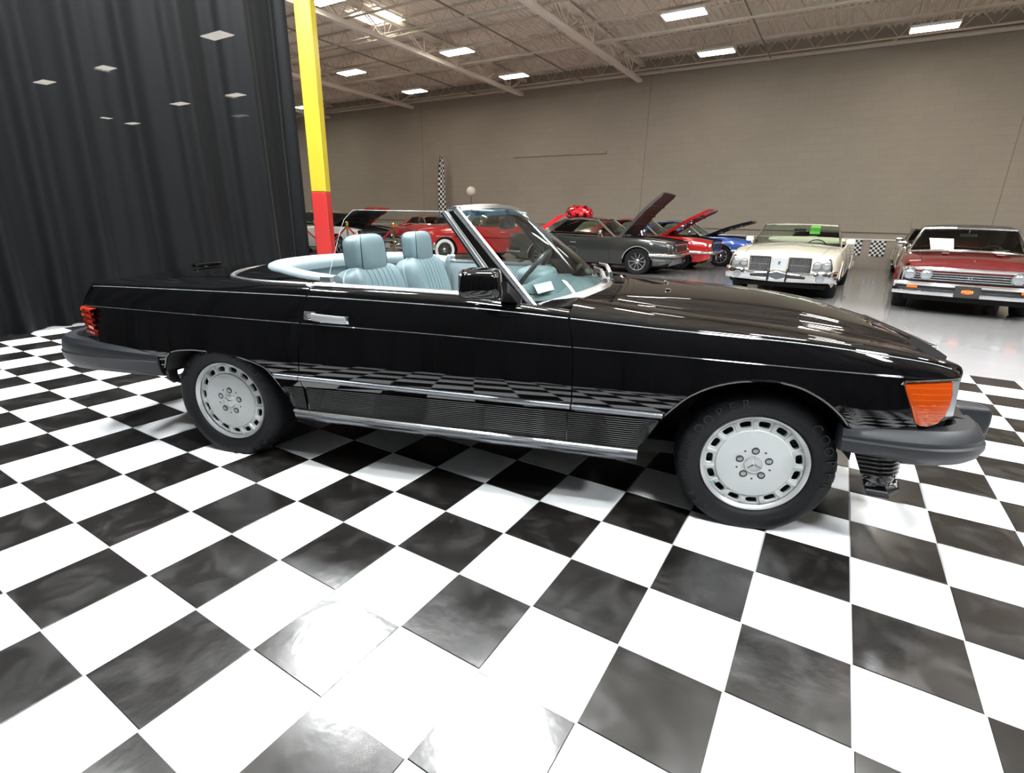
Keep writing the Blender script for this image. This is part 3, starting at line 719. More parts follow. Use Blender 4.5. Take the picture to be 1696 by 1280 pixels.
# front panel, grille with star
fp = MB(); fw = [-.62, -.42, -.40, .40, .42, .62]
fp.grid([[(XHF(q)+.004-(.0 if z > .6 else .02), q, z) for q in np.linspace(-.60, .60, 25)] for z in (.725, .66, .56, .47)])
fpo = fp.build('front_panel', 'underbody', car)
gr = MB(); gr.box((.668, -.385, .70), (.69, .385, .722), .006); gr.box((.66, -.385, .505), (.68, .385, .52), .005)
for z in (.545, .58, .615, .65, .68): gr.box((.668, -.37, z-.004), (.682, .37, z+.004))
for q in (-.385, .372): gr.box((.664, q, .505), (.688, q+.013, .722))
gro = gr.build('grille', 'chrome', car)
st = MB(); st.tube([(.70, .082*math.cos(a), .612+.082*math.sin(a)) for a in np.linspace(0, 2*PI, 33)[:-1]], .007, 6, closed=True)
for k in range(3):
    a = PI/2+k*2*PI/3; c_, s_ = math.cos(a), math.sin(a)
    st.loft([[(.712, 0, .612), (.704, -.012*s_, .612+.012*c_), (.696, 0, .612), (.704, .012*s_, .612-.012*c_)], [(.704, .08*c_, .612+.08*s_), (.703, .079*c_, .612+.079*s_), (.702, .08*c_, .612+.08*s_), (.703, .081*c_, .612+.081*s_)]], True, True)
st.build('star_emblem', 'chrome', gro)

# --- cowl, louvres
WBX = lambda q: -.735-.225*(abs(q)/.67)**2.1; WBZ = lambda q: .876-.040*(abs(q)/.67)**2
cw = MB(); P = []
for i in range(7):
    P.append([(lerp(WBX(q)-.02, XHR(q)-G, i/6), q, lerp(WBZ(q)-.016, zhood(XHR(q), q)-.004, i/6)+.003*math.sin(i/6*PI)) for q in np.linspace(-.60, .60, 33)])
cw.grid(P)
for sg in (-1, 1):
    cw.grid([[(lerp(-1.03, -.79, i/6), sg*w_, lerp(.834, ZG(-.76)+.002, i/6)-.006*k) for i in range(7)] for k, w_ in enumerate((.60, .70, .765))])
    cw.grid([[(lerp(-.80, -.642, i/4), sg*w_, lerp(ZG(-.76)+.002, ZG(-.64)-.002, i/4)-.003*k) for i in range(5)] for k, w_ in enumerate((.598, .606))])
cwo = cw.build('cowl_panel', 'black_paint', car)
lv = MB()
for k in range(-20, 21):
    if abs(k) < 3: continue
    q = k*.0295; x0 = WBX(q)+.055; x1 = XHR(q)-.022; zl = lambda x: lerp(WBZ(q)-.016, zhood(XHR(q), q)-.004, (x-WBX(q)+.02)/(XHR(q)-WBX(q)+.02))
    if x1-x0 < .02: continue
    lv.loft([[(x, q-.010, z-.003), (x, q-.006, z+.005), (x, q+.006, z+.007), (x, q+.010, z-.001)] for x, z in ((x0, zl(x0)-.002), (lerp(x0, x1, .12), zl(lerp(x0, x1, .12))+.003), (lerp(x0, x1, .88), zl(lerp(x0, x1, .88))+.003), (x1, zl(x1)-.002))], True, True)
lv.build('cowl_louvres', 'black_paint', cwo, ang=50)['kind'] = 'stuff'

# --- windshield: base curve, header, pillars
WBX = lambda q: -.735-.225*(abs(q)/.67)**2.1; WBZ = lambda q: .876-.040*(abs(q)/.67)**2
WTX = lambda q: -1.285-.050*(abs(q)/.58)**2; WTZ = lambda q: 1.243-.024*(abs(q)/.58)**2
qs = np.linspace(-1, 1, 33)
def wsp(q, t):
    b_ = (WBX(q*.67), q*.67, WBZ(q*.67)); c = (WTX(q*.58), q*.58, WTZ(q*.58)); bow = .028*math.sin(t*PI)*(1-.3*q*q)
    return (lerp(b_[0], c[0], t)+bow*.75, lerp(b_[1], c[1], t), lerp(b_[2], c[2], t)+bow*.6)
wsh = MB().grid([[wsp(q, t) for q in qs] for t in np.linspace(0, 1, 15)]).build('windshield', 'windshield_glass', car)
tb = MB().grid([[tuple(np.array(wsp(q, t))+np.array((-.004, 0, -.002))) for q in qs*.97] for t in (.90, .95, .99)]).build('tint_band', 'tint_band', wsh)
m = MB(); m.sweep([tuple(np.array(wsp(q, 0))+np.array((.006, 0, -.004))) for q in qs], [(-.012, .004), (.004, .013), (.030, .009), (.044, -.008), (-.012, -.012)], True, True)
frm = m.build('windshield_base_trim', 'bright_trim', car)
m = MB(); m.sweep([tuple(np.array(wsp(q, 1))+np.array((-.012, 0, .002))) for q in qs], [(-.045, -.014), (-.05, .004), (-.02, .014), (.02, .012), (.026, -.004), (.01, -.016)], True, True)
m.build('windshield_header', 'bright_trim', frm)
for s in SIDES:
    base_f, base_r, top_f, top_r = Vector((-.945, .695, .828)), Vector((-1.060, .715, .832)), Vector((-1.334, .592, 1.221)), Vector((-1.392, .600, 1.207))
    pm = MB(); n = 10; rings = []
    for i in range(n+1):
        t = i/n; f_ = base_f.lerp(top_f, t); r_ = base_r.lerp(top_r, t); d = (r_-f_)
        o_ = Vector((0, .018, 0)); rings.append([tuple(f_), tuple(f_+d*.1+o_), tuple(f_+d*.9+o_), tuple(r_), tuple(r_-o_*1.4), tuple(f_-o_*1.4)])
    pm.loft(rings, True, True)
    po = s2(pm, s).build('windshield_pillar', 'black_paint', frm)
    cm = MB()
    for k_, rad in ((.04, .0150), (.93, .0095), (.76, .005)):
        cm.tube([tuple(base_f.lerp(top_f, t).lerp(base_r.lerp(top_r, t), k_)+Vector((0, .017, 0))) for t in np.linspace(0, 1, 9)], rad, 8)
    s2(cm, s).build('windshield_pillar_molding', 'bright_trim', frm)
    sm = MB(); sm.tube([tuple(base_r.lerp(top_r, t)+Vector((-.012, -.002, 0))) for t in np.linspace(0.02, 1, 9)], .010, 8); s2(sm, s).build('weather_seal', 'black_trim', frm)
    # side glass, raised on the near side
    if s < 0:
        gl = MB(); P = []
        for i in range(9):
            t = i/8; zf = lerp(.875, 1.212, t); wf = lerp(.772, .615, t)
            xr_ = curve([(0, -1.905), (.5, -1.890), (.92, -1.868), (1, -1.835)])(t); xf_ = -1.068+(-1.395+1.068)*t
            P.append([(lerp(xr_, xf_, k/6), wf, zf) for k in range(7)])
        gl.grid(P); go = s2(gl, s).build('door_window', 'door_glass', car)
        eg = MB(); eg.tube([P[i][0] for i in range(9)] + [P[8][k] for k in range(1, 7)], .0010, 5); s2(eg, s).build('glass_edge', 'glass_edge', go)
    lt = MB(); lt.box((-1.945, .755, .888), (-1.862, .80, .900), .004); lt.box((-1.925, .762, .898), (-1.865, .79, .932), .006)
    lt.box((-1.985, .79, .868), (-1.945, .812, .892), .005); lt.sell((-1.965, .815, .872), (.014, .006, .014), .8, .8, 12, 6)
    s2(lt, s).build('window_guide', 'bright_trim', car)
    # mirror
    mm = MB(); Rz = Matrix.Rotation(math.radians(-14), 3, 'Z')
    mm.sell((-1.105, .975, .957), (.078, .105, .052), .38, .36, 36, 16, lambda p: (p[0]*(1-.10*p[2]/.05), p[1], p[2]), R=Rz)
    mo = s2(mm, s).build('door_mirror', 'black_paint', car, ang=60)
    m2_ = MB(); m2_.loft([[(-1.075, .80, .858), (-1.00, .80, .852), (-.99, .80, .885), (-1.075, .80, .89)], [(-1.07, .87, .905), (-1.02, .87, .905), (-1.02, .87, .94), (-1.07, .87, .94)], [(-1.07, .92, .92), (-1.02, .92, .92), (-1.02, .92, .96), (-1.07, .92, .96)]], True, True)
    s2(m2_, s).build('mirror_foot', 'black_trim', mo)
    m3 = MB(); m3.sell((-1.178, .985, .957), (.008, .094, .044), .3, .4, 20, 6, R=Rz); s2(m3, s).build('mirror_glass', 'chrome', mo)

# --- trunk lid, deck, soft-top cover
XTR = lambda q: -3.435+.085*(abs(q)/.58)**2.2
Zd = lambda x, q: ZT(x)+.016*(1-(q/.6)**2)
P = [[(lerp(-2.80, XTR(q), i/30), q, Zd(lerp(-2.80, XTR(q), i/30), q)-.010*max(0, (i-26)/4)**2) for q in np.linspace(-.577, .577, 33)] for i in range(31)]
for dx, dz in ((-.008, -.010), (-.012, -.025), (-.004, -.07), (.006, -.12)): P.append([(p[0]+dx, p[1], p[2]+dz) for p in P[30]])
trunk = MB().grid(P).build('trunk_lid', 'black_paint', car, ang=40)
m = MB(); m.sell((-3.29, 0, .866), (.026, .11, .014), .5, .35, 24, 8); bl = m.build('brake_light', 'black_paint', trunk)
MB().box((-3.322, -.09, .858), (-3.314, .09, .872)).build('brake_light_lens', 'lens_red', trunk)
rp = MB(); rp.grid([[(XTR(q)-.004, q, z) for q in np.linspace(-.58, .58, 15)] for z in (.74, .62, .50)]); rp.build('rear_panel', 'black_paint', car)
NO = [(-1.955, .795), (-2.2, .778), (-2.36, .732), (-2.46, .675), (-2.54, .615), (-2.62, .52), (-2.685, .38), (-2.725, .19), (-2.735, 0)]
NI = [(-1.90, .745), (-2.08, .725), (-2.22, .665), (-2.33, .585), (-2.42, .485), (-2.49, .36), (-2.535, .22), (-2.555, .1), (-2.56, 0)]
def loop(pts, n=8):
    t = np.linspace(0, 1, len(pts)); fx = curve(list(zip(t, [p[0] for p in pts]))); fy = curve(list(zip(t, [p[1] for p in pts])))
    h_ = [(fx(k/(n*4)), fy(k/(n*4))) for k in range(n*4+1)]
    return h_ + [(x, -q) for x, q in h_[-2::-1]]
LO, LI = loop(NO), loop(NI)
P = []
for k in range(7):
    t = k/6; P.append([(lerp(a[0], b_[0], t), lerp(a[1], b_[1], t), lerp(min(ZT(a[0])+.004+.016*max(0, 1-(a[1]/.6)**2), .892), .905+.022*min(1, max(0, (-1.9-b_[0])/.3)), t)+.006*math.sin(t*PI)) for a, b_ in zip(LO, LI)])
MB().grid(P).build('soft_top_cover', 'black_paint', car, ang=60)
m = MB(); m.sweep([(a[0], a[1], min(ZT(a[0])+.006+.016*max(0, 1-(a[1]/.6)**2), .894)) for a in LO], [(-.010, 0), (-.007, .007), (.004, .008), (.012, .003), (.012, -.006)], True, True); m.build('deck_molding', 'bright_trim', car)
m = MB(); m.grid([[(x, q, ZT(x)+.016*max(0, 1-(q/.6)**2)) for x, q in [p for p in LO if abs(p[1]) < .585]], [(-2.797, q, Zd(-2.797, q)) for x, q in [p for p in LO if abs(p[1]) < .585]]]); m.build('rear_deck', 'black_paint', car)
pz = lambda x: .910+.022*min(1, max(0, (-1.9-x)/.3))
m = MB(); m.sweep([(x, q, pz(x)) for x, q in LI], [(.012, -.012), (.006, .006), (-.012, .014), (-.055, .012), (-.085, -.004), (-.095, -.03), (-.085, -.06), (.0, -.06)], True, True)
m.build('cockpit_rim', 'blue_vinyl', car, ang=60)

# --- cockpit
m = MB(); m.box((-2.35, -.72, .28), (-.80, .72, .31)); m.box((-1.75, -.13, .30), (-.95, .13, .50), .03); co = m.build('cockpit_floor', 'carpet_blue', car)
m = MB(); inner = [(p[0]+.03, p[1]*.93) for p in LI]; m.grid([[(x, q, z) for x, q in inner] for z in (.895, .60, .40)]); m.box((-2.56, -.66, .60), (-2.08, .66, .62)); m.build('rear_bulkhead', 'blue_vinyl', co)
m = MB(); m.box((-2.72, -.62, .20), (.30, .62, .26)); m.box((-3.3, -.60, .40), (-2.7, .60, .46)); m.box((-.74, -.60, .30), (-.70, .60, .80)); m.box((.29, -.78, .475), (.55, .78, .655)); m.box((.34, -.80, .44), (.570, .80, .535)); m.box((-3.14, -.80, .40), (-2.84, .80, .78)); m.build('underbody', 'underbody', car)
m = MB(); m.grid([[(x, q, z) for x, z in ((-1.24, .70), (-1.26, .76), (-1.22, .815), (-1.12, .84), (-1.0, .845), (WBX(q)-.01, WBZ(q)-.012))] for q in np.linspace(-.68, .68, 21)])
m.grid([[(-1.24, q, .70), (-1.20, q, .45), (-1.0, q, .42)] for q in np.linspace(-.68, .68, 5)])
da = m.build('dashboard', 'blue_vinyl', car)
m = MB(); m.sell((-1.17, .37, .845), (.11, .20, .065), .55, .5, 24, 12); m.build('instrument_hood', 'blue_vinyl', da)
m = MB(); m.sell((-1.02, -.02, .848), (.11, .40, .018), .5, .4, 24, 8); m.build('dash_pad', 'blue_leather', da)
sc_ = Vector((-1.215, .37, .845)); ax = Vector((-.80, 0, .60)).normalized(); e1 = Vector((.60, 0, .80)); e2 = Vector((0, 1, 0))
m = MB(); m.tube([tuple(sc_+e1*.195*math.cos(a)+e2*.195*math.sin(a)) for a in np.linspace(0, 2*PI, 41)[:-1]], .0145, 8, closed=True)
swo = m.build('steering_wheel', 'black_trim', car)
m = MB()
for a in (PI*.5, PI*1.5, PI*.85, PI*1.15): m.tube([tuple(sc_-ax*.02), tuple(sc_+(e1*math.cos(a)+e2*math.sin(a))*.19)], [.03, .014], 8)
m.tube([tuple(sc_-ax*.01), tuple(sc_-ax*.22)], .03, 10); m.sell(tuple(sc_-ax*.005), (.05, .075, .06), .6, .6, 16, 8); m.build('wheel_spokes', 'black_trim', swo)
m = MB(); m.sell((-1.27, .0, 1.165), (.022, .115, .036), .5, .4, 20, 10); rvm = m.build('rear_view_mirror', 'black_trim', car)
m = MB(); m.tube([(-1.27, 0, 1.19), (-1.27, 0, 1.235)], .008, 6); m.build('mirror_stem', 'black_trim', rvm)
for q in (-.30, .30): MB().box((-1.36, q-.18, 1.215), (-1.27, q+.18, 1.227), .005).build('sun_visor', 'blue_vinyl', frm)

def seat(yc, twist=0):
    t = empty('seat', (twist, 0, 0), 0, car)
    R15 = Matrix.Rotation(math.radians(-17), 3, 'Y')
    def groove(p):
        x, q, z = p
        if x > 0 and .15 <= abs(q) < .255: x += .020*math.sin((abs(q)-.15)/.105*PI)
        return (x, q, z)
    b = MB(); b.sell((-1.86, yc, .66), (.085, .262, .29), .42, .45, 120, 34, groove, R15); b.build('backrest', 'blue_leather', t, ang=70)
    fx = lambda q, z: .085*max(0, (1-abs(z/.29)**(2/.42))**(.42/.45)-abs(q/.262)**(2/.45))**(.45/2)
    for k in range(-3, 4):
        q = k*.050; sm_ = MB(); pts = []
        for z in np.linspace(-.24, .262, 16):
            v = R15 @ Vector((fx(q, z)+.0005, q, z)); pts.append((v.x-1.86, v.y+yc, v.z+.66))
        sm_.tube(pts, .0042, 5); sm_.build('pleat_seam', 'blue_dark', t)
    pp = MB(); pts = []
    for a in np.linspace(0, 2*PI, 61)[:-1]:
        sg = lambda v, e: math.copysign(abs(v)**e, v)
        v = R15 @ Vector((.012, .262*sg(math.cos(a), .45)*1.0, .29*sg(math.sin(a), .42))); pts.append((v.x-1.86, v.y+yc, v.z+.66))
    pp.tube(pts, .0045, 6, closed=True); pp.build('backrest_piping', 'blue_vinyl', t)
    c = MB(); c.sell((-1.55, yc, .42), (.27, .262, .085), .45, .45, 60, 20); c.build('cushion', 'blue_leather', t, ang=70)
    hc = (-1.925, yc, 1.0); h_ = MB(); Rh = Matrix.Rotation(math.radians(-7), 3, 'Y')
    h_.sell(hc, (.060, .150, .098), .5, .58, 56, 24, lambda p: (p[0]*(1+.12*p[2]/.1), p[1]*(1-.05*p[2]/.1), p[2]), Rh); h_.build('headrest', 'blue_leather', t, ang=70)
    hp = MB(); sgp = lambda v, e: math.copysign(abs(v)**e, v)
    for u0 in (-.80, .80, PI-.80, PI+.80):
        pts = []
        for v_ in np.linspace(-PI/2*.98, PI/2*.98, 25):
            p = Vector((.0605*sgp(math.cos(v_), .5)*sgp(math.cos(u0), .58), .1508*sgp(math.cos(v_), .5)*sgp(math.sin(u0), .58), .0985*sgp(math.sin(v_), .5)))
            p = Rh @ Vector((p[0]*(1+.12*p[2]/.1), p[1]*(1-.05*p[2]/.1), p[2])); pts.append((p.x+hc[0], p.y+hc[1], p.z+hc[2]))
        hp.tube(pts, .0032, 5)
    hp.build('headrest_piping', 'piping_dark', t)
    st_ = MB()
    for q in (-.06, .06): st_.tube([(-1.925, yc+q, .84), (-1.925, yc+q, .95)], .006, 6)
    st_.build('headrest_post', 'chrome', t)
seat(-.37); seat(.37, -.045)

# --- wipers
for q0, q1 in ((-.10, .16), (.28, .48)):
    m = MB(); a = np.array((-.715, q0, .892)); b_ = np.array((-.80, q1, .935))
    m.tube([a+np.array((0, 0, -.03)), a, lerp(a, b_, .5)+np.array((.01, 0, .018)), b_], [.014, .015, .011, .006], 8)
    wo_ = m.build('wiper_arm', 'satin_chrome', car)
    pts = [np.array(wsp(q, .055+.02*abs(q)))+np.array((.012, 0, .010)) for q in np.linspace(q1/.66-.30, q1/.66+.34, 9)]
    MB().tube(pts, .005, 6).build('wiper_blade', 'black_trim', wo_)

# --- bumpers
fpath = [(.225, .872), (.32, .878), (.42, .878), (.50, .872), (.57, .852), (.63, .818), (.675, .772), (.70, .71), (.715, .64)]
def smooth_path(p, n=36):
    d = np.r_[0, np.cumsum([math.hypot(p[i+1][0]-p[i][0], p[i+1][1]-p[i][1]) for i in range(len(p)-1)])]; o = []
    for s_ in np.linspace(0, d[-1], n):
        i = min(int(np.searchsorted(d, s_, side='right'))-1, len(p)-2); t_ = (s_-d[i])/(d[i+1]-d[i]); q = [p[max(i-1, 0)], p[i], p[i+1], p[min(i+2, len(p)-1)]]
        o.append(tuple(.5*(2*q[1][k]+(q[2][k]-q[0][k])*t_+(2*q[0][k]-5*q[1][k]+4*q[2][k]-q[3][k])*t_**2+(3*q[1][k]-q[0][k]-3*q[2][k]+q[3][k])*t_**3) for k in (0, 1)))
    return o
fpath_s = smooth_path(fpath)
def fprof(t):
    k = lerp(.72, 1.0, min(1, t*2.2)); o_ = lerp(.0, .008, min(1, t*3))
    return [(-.05, -.062*k), (.020, -.066*k), (.036, -.050*k), (.040+o_, -.020*k), (.038+o_, -.002), (.028+o_, .004), (.030+o_, .020*k), (.022, .044*k), (.004, .056*k), (-.05, .052*k)]
for s in SIDES:
    m = MB(); m.sweep([(x, w_, lerp(.462, .458, i/35)) for i, (x, w_) in enumerate(fpath_s)][::-1], lambda t: fprof(1-t), True, True)
    bpo = s2(m, s).build('bumper_end', 'bumper_rubber', car, ang=32)
    m = MB(); m.sweep([(x-.01, w_-.012, .40) for x, w_ in fpath_s[12:]][::-1], [(-.06, -.014), (.02, -.014), (.03, .01), (-.06, .01)], True, True); s2(m, s).build('bumper_lower_lip', 'bumper_rubber', bpo)
    m = MB(); m.box((.52, .60, .50), (.60, .70, .515)); m.loft([[(.56, .60, .512), (.56, .67, .512), (.60, .67, .525), (.60, .60, .525)], [(.69, .62, .50), (.69, .69, .50), (.70, .69, .512), (.70, .62, .512)]], True, True); s2(m, s).build('bumper_bracket', 'black_trim', bpo)
m = MB(); m.sweep([(.695-.0*abs(q), q, .465) if False else (.79-.085*(abs(q)/.64)**2.4, q, .462) for q in np.linspace(-.65, .65, 25)], [(-.05, -.05), (.0, -.054), (.018, -.03), (.020, .03), (.0, .05), (-.05, .048)], True, True)
fb = m.build('front_bumper_bar', 'chrome', car)
m = MB(); m.sweep([(.79-.085*(abs(q)/.64)**2.4+.018, q, .462) for q in np.linspace(-.62, .62, 25)], [(-.01, -.022), (.012, -.02), (.016, 0), (.012, .02), (-.01, .022)], True, True); m.build('bumper_strip', 'bumper_rubber', fb)
for s in SIDES:
    m = MB(); m.sell((.835, .42, .432), (.075, .050, .064), .35, .3, 24, 14, lambda p: (p[0] + (.03 if p[2] > 0 else .01)*min(0, p[0])*0 - .012*(abs(p[2])/.095)**2, p[1], p[2])); s2(m, s).build('bumper_guard', 'bumper_rubber', fb, ang=50)
rpath = [(-2.80, .868), (-2.95, .882), (-3.10, .888), (-3.26, .886), (-3.38, .866), (-3.465, .822), (-3.52, .75), (-3.56, .62), (-3.59, .40), (-3.60, .2), (-3.603, 0)]
rpath_s = smooth_path(rpath, 44)
rp_full = [(x, w_) for x, w_ in rpath_s] + [(x, -w_) for x, w_ in rpath_s[-2::-1]]
def rprof(t):
    e = min(t, 1-t)*2; k = lerp(.55, 1, min(1, e*3.2))
    return [(-.05, -.078), (.008, -.080), (.026, -.062), (.034, -.03*k), (.038, -.006), (.030, .0), (.032, .012), (.026, .048*k), (.006, .070*k), (-.04, .070*k)]
m = MB(); m.sweep([(x, w_, .488) for x, w_ in rp_full], rprof, True, True); rbo = m.build('rear_bumper', 'bumper_rubber', car, ang=32)
m = MB(); m.sweep([(x+.06*(1 if x < -3.3 else .0), w_*.93, .552) for x, w_ in rp_full[16:-16]], [(-.02, -.004), (.02, -.004), (.02, .004), (-.02, .004)], True, True); m.build('bumper_filler', 'chrome', rbo)
for s in SIDES:
    m = MB(); m.sweep([(x, w_-.02, .405) for x, w_ in rpath_s[:28]], [(-.03, -.012), (.03, .0), (.044, .022), (-.03, .03)], True, True); s2(m, s).build('bumper_lower_lip', 'bumper_rubber', rbo)
    m = MB(); m.loft([[(x, w_, z) for x, w_ in ((-2.835, .80), (-2.80, .868), (-2.79, .862), (-2.80, .80))] for z in (.515, .46, .42, .385)] + [[(-2.81, .80, .36), (-2.785, .85, .362), (-2.778, .845, .362), (-2.79, .80, .36)]], True, True); s2(m, s).build('bumper_side_flap', 'black_trim', rbo)
# front apron
ap = [(.292, .838), (.36, .846), (.42, .838), (.462, .80), (.49, .72), (.51, .55), (.52, .3), (.522, 0)]
apf = ap + [(x, -w_) for x, w_ in ap[-2::-1]]
apr = [(-.02, .44)]
for k in range(6):
    z = .405-k*.0165; apr += [(.003, z), (.0065, z-.0045), (.0065, z-.010), (.003, z-.0135)]
apr += [(.004, .300), (.007, .285), (.005, .268), (.012, .256)]
m = MB()
rings = []
pts = [Vector((x, w_, 0)) for x, w_ in apf[::-1]]
m.sweep(pts, lambda t: [(a + (.0 if z > .3 else 0), z) for a, z in apr], False, False)
slant = lambda m_: [(x + (.40-z)*.46*(1 if x < .40 else .12), q, z) for x, q, z in m_.v]
m.v = slant(m); apo = m.build('front_apron', 'black_paint', car, ang=40)
m = MB(); m.sweep(pts, [(.010, .258), (.017, .252), (.018, .240), (.008, .228), (-.03, .226), (-.03, .258)], True, True); m.v = slant(m); m.build('apron_lip', 'bumper_rubber', apo)

# --- price card on the dashboard
cd = empty('info_card', (0, 0, 0)); tag(cd, 'small white card on the dashboard behind the windshield', 'card')
cd.location = car.location; cd.rotation_euler = car.rotation_euler
cc = [np.array(p) for p in ((-1.050, -.294, .874), (-1.0, -.085, .874), (-.930, -.385, .870), (-.972, -.560, .870))]
MB().loft([[tuple(p) for p in cc], [tuple(p+np.array((0, 0, .0015))) for p in cc]], True, True).build('sheet', 'paper', cd, smooth=False)
m = MB()
for k in range(3):
    f0 = .12+.10*k; a = lerp(cc[0], cc[3], f0); b_ = lerp(cc[1], cc[2], f0); n_ = (cc[3]-cc[0])*.022; up_ = np.array((0, 0, .0019))
    m.add([lerp(a, b_, .12)+up_, lerp(a, b_, .85)+up_, lerp(a, b_, .85)+n_+up_, lerp(a, b_, .12)+n_+up_], [(0, 1, 2, 3)])
m.build('printed_lines', 'paper_print', cd, smooth=False)['kind'] = 'stuff'

# --- wheels
def wheel_parts(parent):
    H = .104
    t = MB(); n = 160
    prof = [(.203, -.085), (.215, -.096), (.26, -.104), (.285, -.094), (.296, -.076), (.300, -.055), (.300, .050), (.2985, .066), (.294, .080), (.287, .091), (.276, .099), (.262, .1035), (.240, .1035), (.238, .1022), (.224, .100), (.213, .094), (.207, .086), (.203, .076)]
    rings = []
    for pi_, (r, h_) in enumerate(prof):
        ring = []
        for k in range(n):
            a = 2*PI*k/n; rr_ = r
            if pi_ in (4, 5, 6, 7, 8) and k % 4 == 0: rr_ -= .004
            x, z = rr_*math.cos(a), rr_*math.sin(a)
            if z < -HUB_Z: z = -HUB_Z
            bulge = .006*max(0, (-z-.20)/.1) if h_ > .09 else 0
            ring.append((x, -(h_+bulge), z))
        rings.append(ring)
    t.loft(rings, True, False); to = t.build('tyre', 'rubber', parent, ang=50)
    lt_ = MB()
    def arc(txt, size, r, th0, step):
        for k, ch in enumerate(txt):
            if ch == ' ': continue
            a = math.radians(th0+step*k); g = text_mb(ch, size, .0022)
            for x, q, z in g.v: pass
            g.v = [((x*math.cos(a)+(r+q)*math.sin(a)), -(.1042+z-(.006 if abs(r+q-.262) > .02 else .0)), (-x*math.sin(a)+(r+q)*math.cos(a))) for x, q, z in g.v]
            lt_.add(g.v, g.f)
    arc('COOPER', .050, .262, 46, 11); arc('CS4', .040, .264, 219, 8.5); arc('TOURING', .028, .262, 252, 5.6)
    arc('COOPER', .050, .262, 290, 11)
    lt_.build('tyre_lettering', 'rubber_letter', parent, smooth=False)['kind'] = 'stuff'
    # rim: barrel + lip
    m = MB(); m.lathe([(.200, .05), (.204, .076), (.2045, .083), (.201, .0875), (.196, .086), (.190, .078), (.186, .074)], 90, 'y'); m.v = [(x, -q, z) for x, q, z in m.v]; m.build('rim_lip', 'alloy_lip', parent, ang=50)
    # face with 15 slots
    f = MB(); hf = lambda r: .071-.006*(r/.19)**2 + (.003 if r > .143 else .006)
    N = 15
    for k in range(N):
        a0 = 2*PI*(k+.5)/N; sl_ = []; NS = 28; hw_ = .0220; hh = .0135; rc = .1655
        for q in range(NS):
            th = 2*PI*q/NS; cx, sx = math.cos(th), math.sin(th); e = .55
            u_ = hw_*1.0*math.copysign(abs(cx)**e, cx); v_ = hh*math.copysign(abs(sx)**e, sx)
            r_ = rc+v_; sl_.append((a0+u_/rc, r_))
        sec = []
        for q in range(NS):
            th = 2*PI*q/NS; cx, sx = math.cos(th), math.sin(th); m_ = max(abs(cx), abs(sx)); cx /= m_; sx /= m_
            sec.append((a0+cx*PI/N, .1655+sx*(.0215)))
        P3 = lambda L_, dh: [(r_*math.cos(a), -(hf(r_)+dh), r_*math.sin(a)) for a, r_ in L_]
        f.loft([P3(sec, 0), P3(sl_, 0), P3([(a0+(a-a0)*.93, .1655+(r_-.1655)*.9) for a, r_ in sl_], -.006), P3([(a0+(a-a0)*.93, .1655+(r_-.1655)*.9) for a, r_ in sl_], -.014)], True, False)
        # radial rib between slots
        a1 = 2*PI*k/N; c_, s_ = math.cos(a1), math.sin(a1); R_ = lambda r, w_, h_: (r*c_-w_*s_, -h_, r*s_+w_*c_)
        f.loft([[R_(r, -.0075, hf(r)-.002), R_(r, -.005, hf(r)+hx), R_(r, .005, hf(r)+hx), R_(r, .0075, hf(r)-.002)] for r, hx in ((.144, .0), (.150, .0035), (.180, .0035), (.188, .0))], True, True)
    f.lathe([(.144, hf(.144)), (.1425, .0755), (.1405, .0775), (.10, .0795), (.055, .0805), (.036, .0800)], 90, 'y'); n0 = len(f.v)-90*6
    f.v[n0:] = [(x, -q, z) for x, q, z in f.v[n0:]]
    f.build('rim_face', 'alloy', parent, ang=40)
    m = MB(); m.lathe([(.199, .03), (.02, .032)], 60, 'y'); m.v = [(x, -q, z) for x, q, z in m.v]; m.build('brake_backing', 'wheel_dark', parent)
    m = MB(); m.lathe([(.0375, .079), (.036, .0835), (.030, .0855), (.001, .0865)], 48, 'y'); m.v = [(x, -q, z) for x, q, z in m.v]; m.build('hub_cap', 'alloy_lip', parent)
    e = MB()
    for k in range(3):
        a = PI/2+.14+k*2*PI/3; c_, s_ = math.cos(a), math.sin(a)
        e.loft([[(-.0055*s_, -.0865, .0055*c_), (0, -.0905, 0), (.0055*s_, -.0865, -.0055*c_), (-.003*c_, -.0855, -.003*s_)], [(.032*c_-.0008*s_, -.0862, .032*s_+.0008*c_), (.032*c_, -.0866, .032*s_), (.032*c_+.0008*s_, -.0862, .032*s_-.0008*c_), (.032*c_, -.0855, .032*s_)]], True, True)
    e.tube([(.0325*math.cos(a), -.0862, .0325*math.sin(a)) for a in np.linspace(0, 2*PI, 41)[:-1]], .0016, 5, closed=True)
    e.build('star_emblem', 'reflector', parent, ang=20)
    for k in range(5):
        a = PI/2+.14+k*2*PI/5+PI*2/10*0; cx, cz = .0565*math.cos(a-.12), .0565*math.sin(a-.12)
        m = MB(); m.lathe([(.0148, .0795), (.0148, .0815), (.0105, .0815), (.0105, .0785)], 24, 'y', (0, 0, 0)); m.v = [(x+cx, -q, z+cz) for x, q, z in m.v]; lo = m.build('lug_hole', 'wheel_dark', parent)
        m = MB(); m.lathe([(.0100, .0775), (.0098, .0835), (.006, .0845), (.001, .0835)], 6, 'y'); m.v = [(x+cx, -q, z+cz) for x, q, z in m.v]; m.build('lug_bolt', 'lug', parent, ang=20)
        b_ = a-.12+PI/5; m = MB(); m.lathe([(.0042, .0806), (.001, .0812)], 12, 'y'); m.v = [(x+.064*math.cos(b_), -q, z+.064*math.sin(b_)) for x, q, z in m.v]; m.build('pin_hole', 'wheel_dark', parent)
    va = math.radians(90-232); m = MB(); m.tube([(.166*math.cos(va), -.035, .166*math.sin(va)), (.168*math.cos(va), -.074, .168*math.sin(va))], .0045, 8); m.build('valve_cap', 'valve_green', parent)
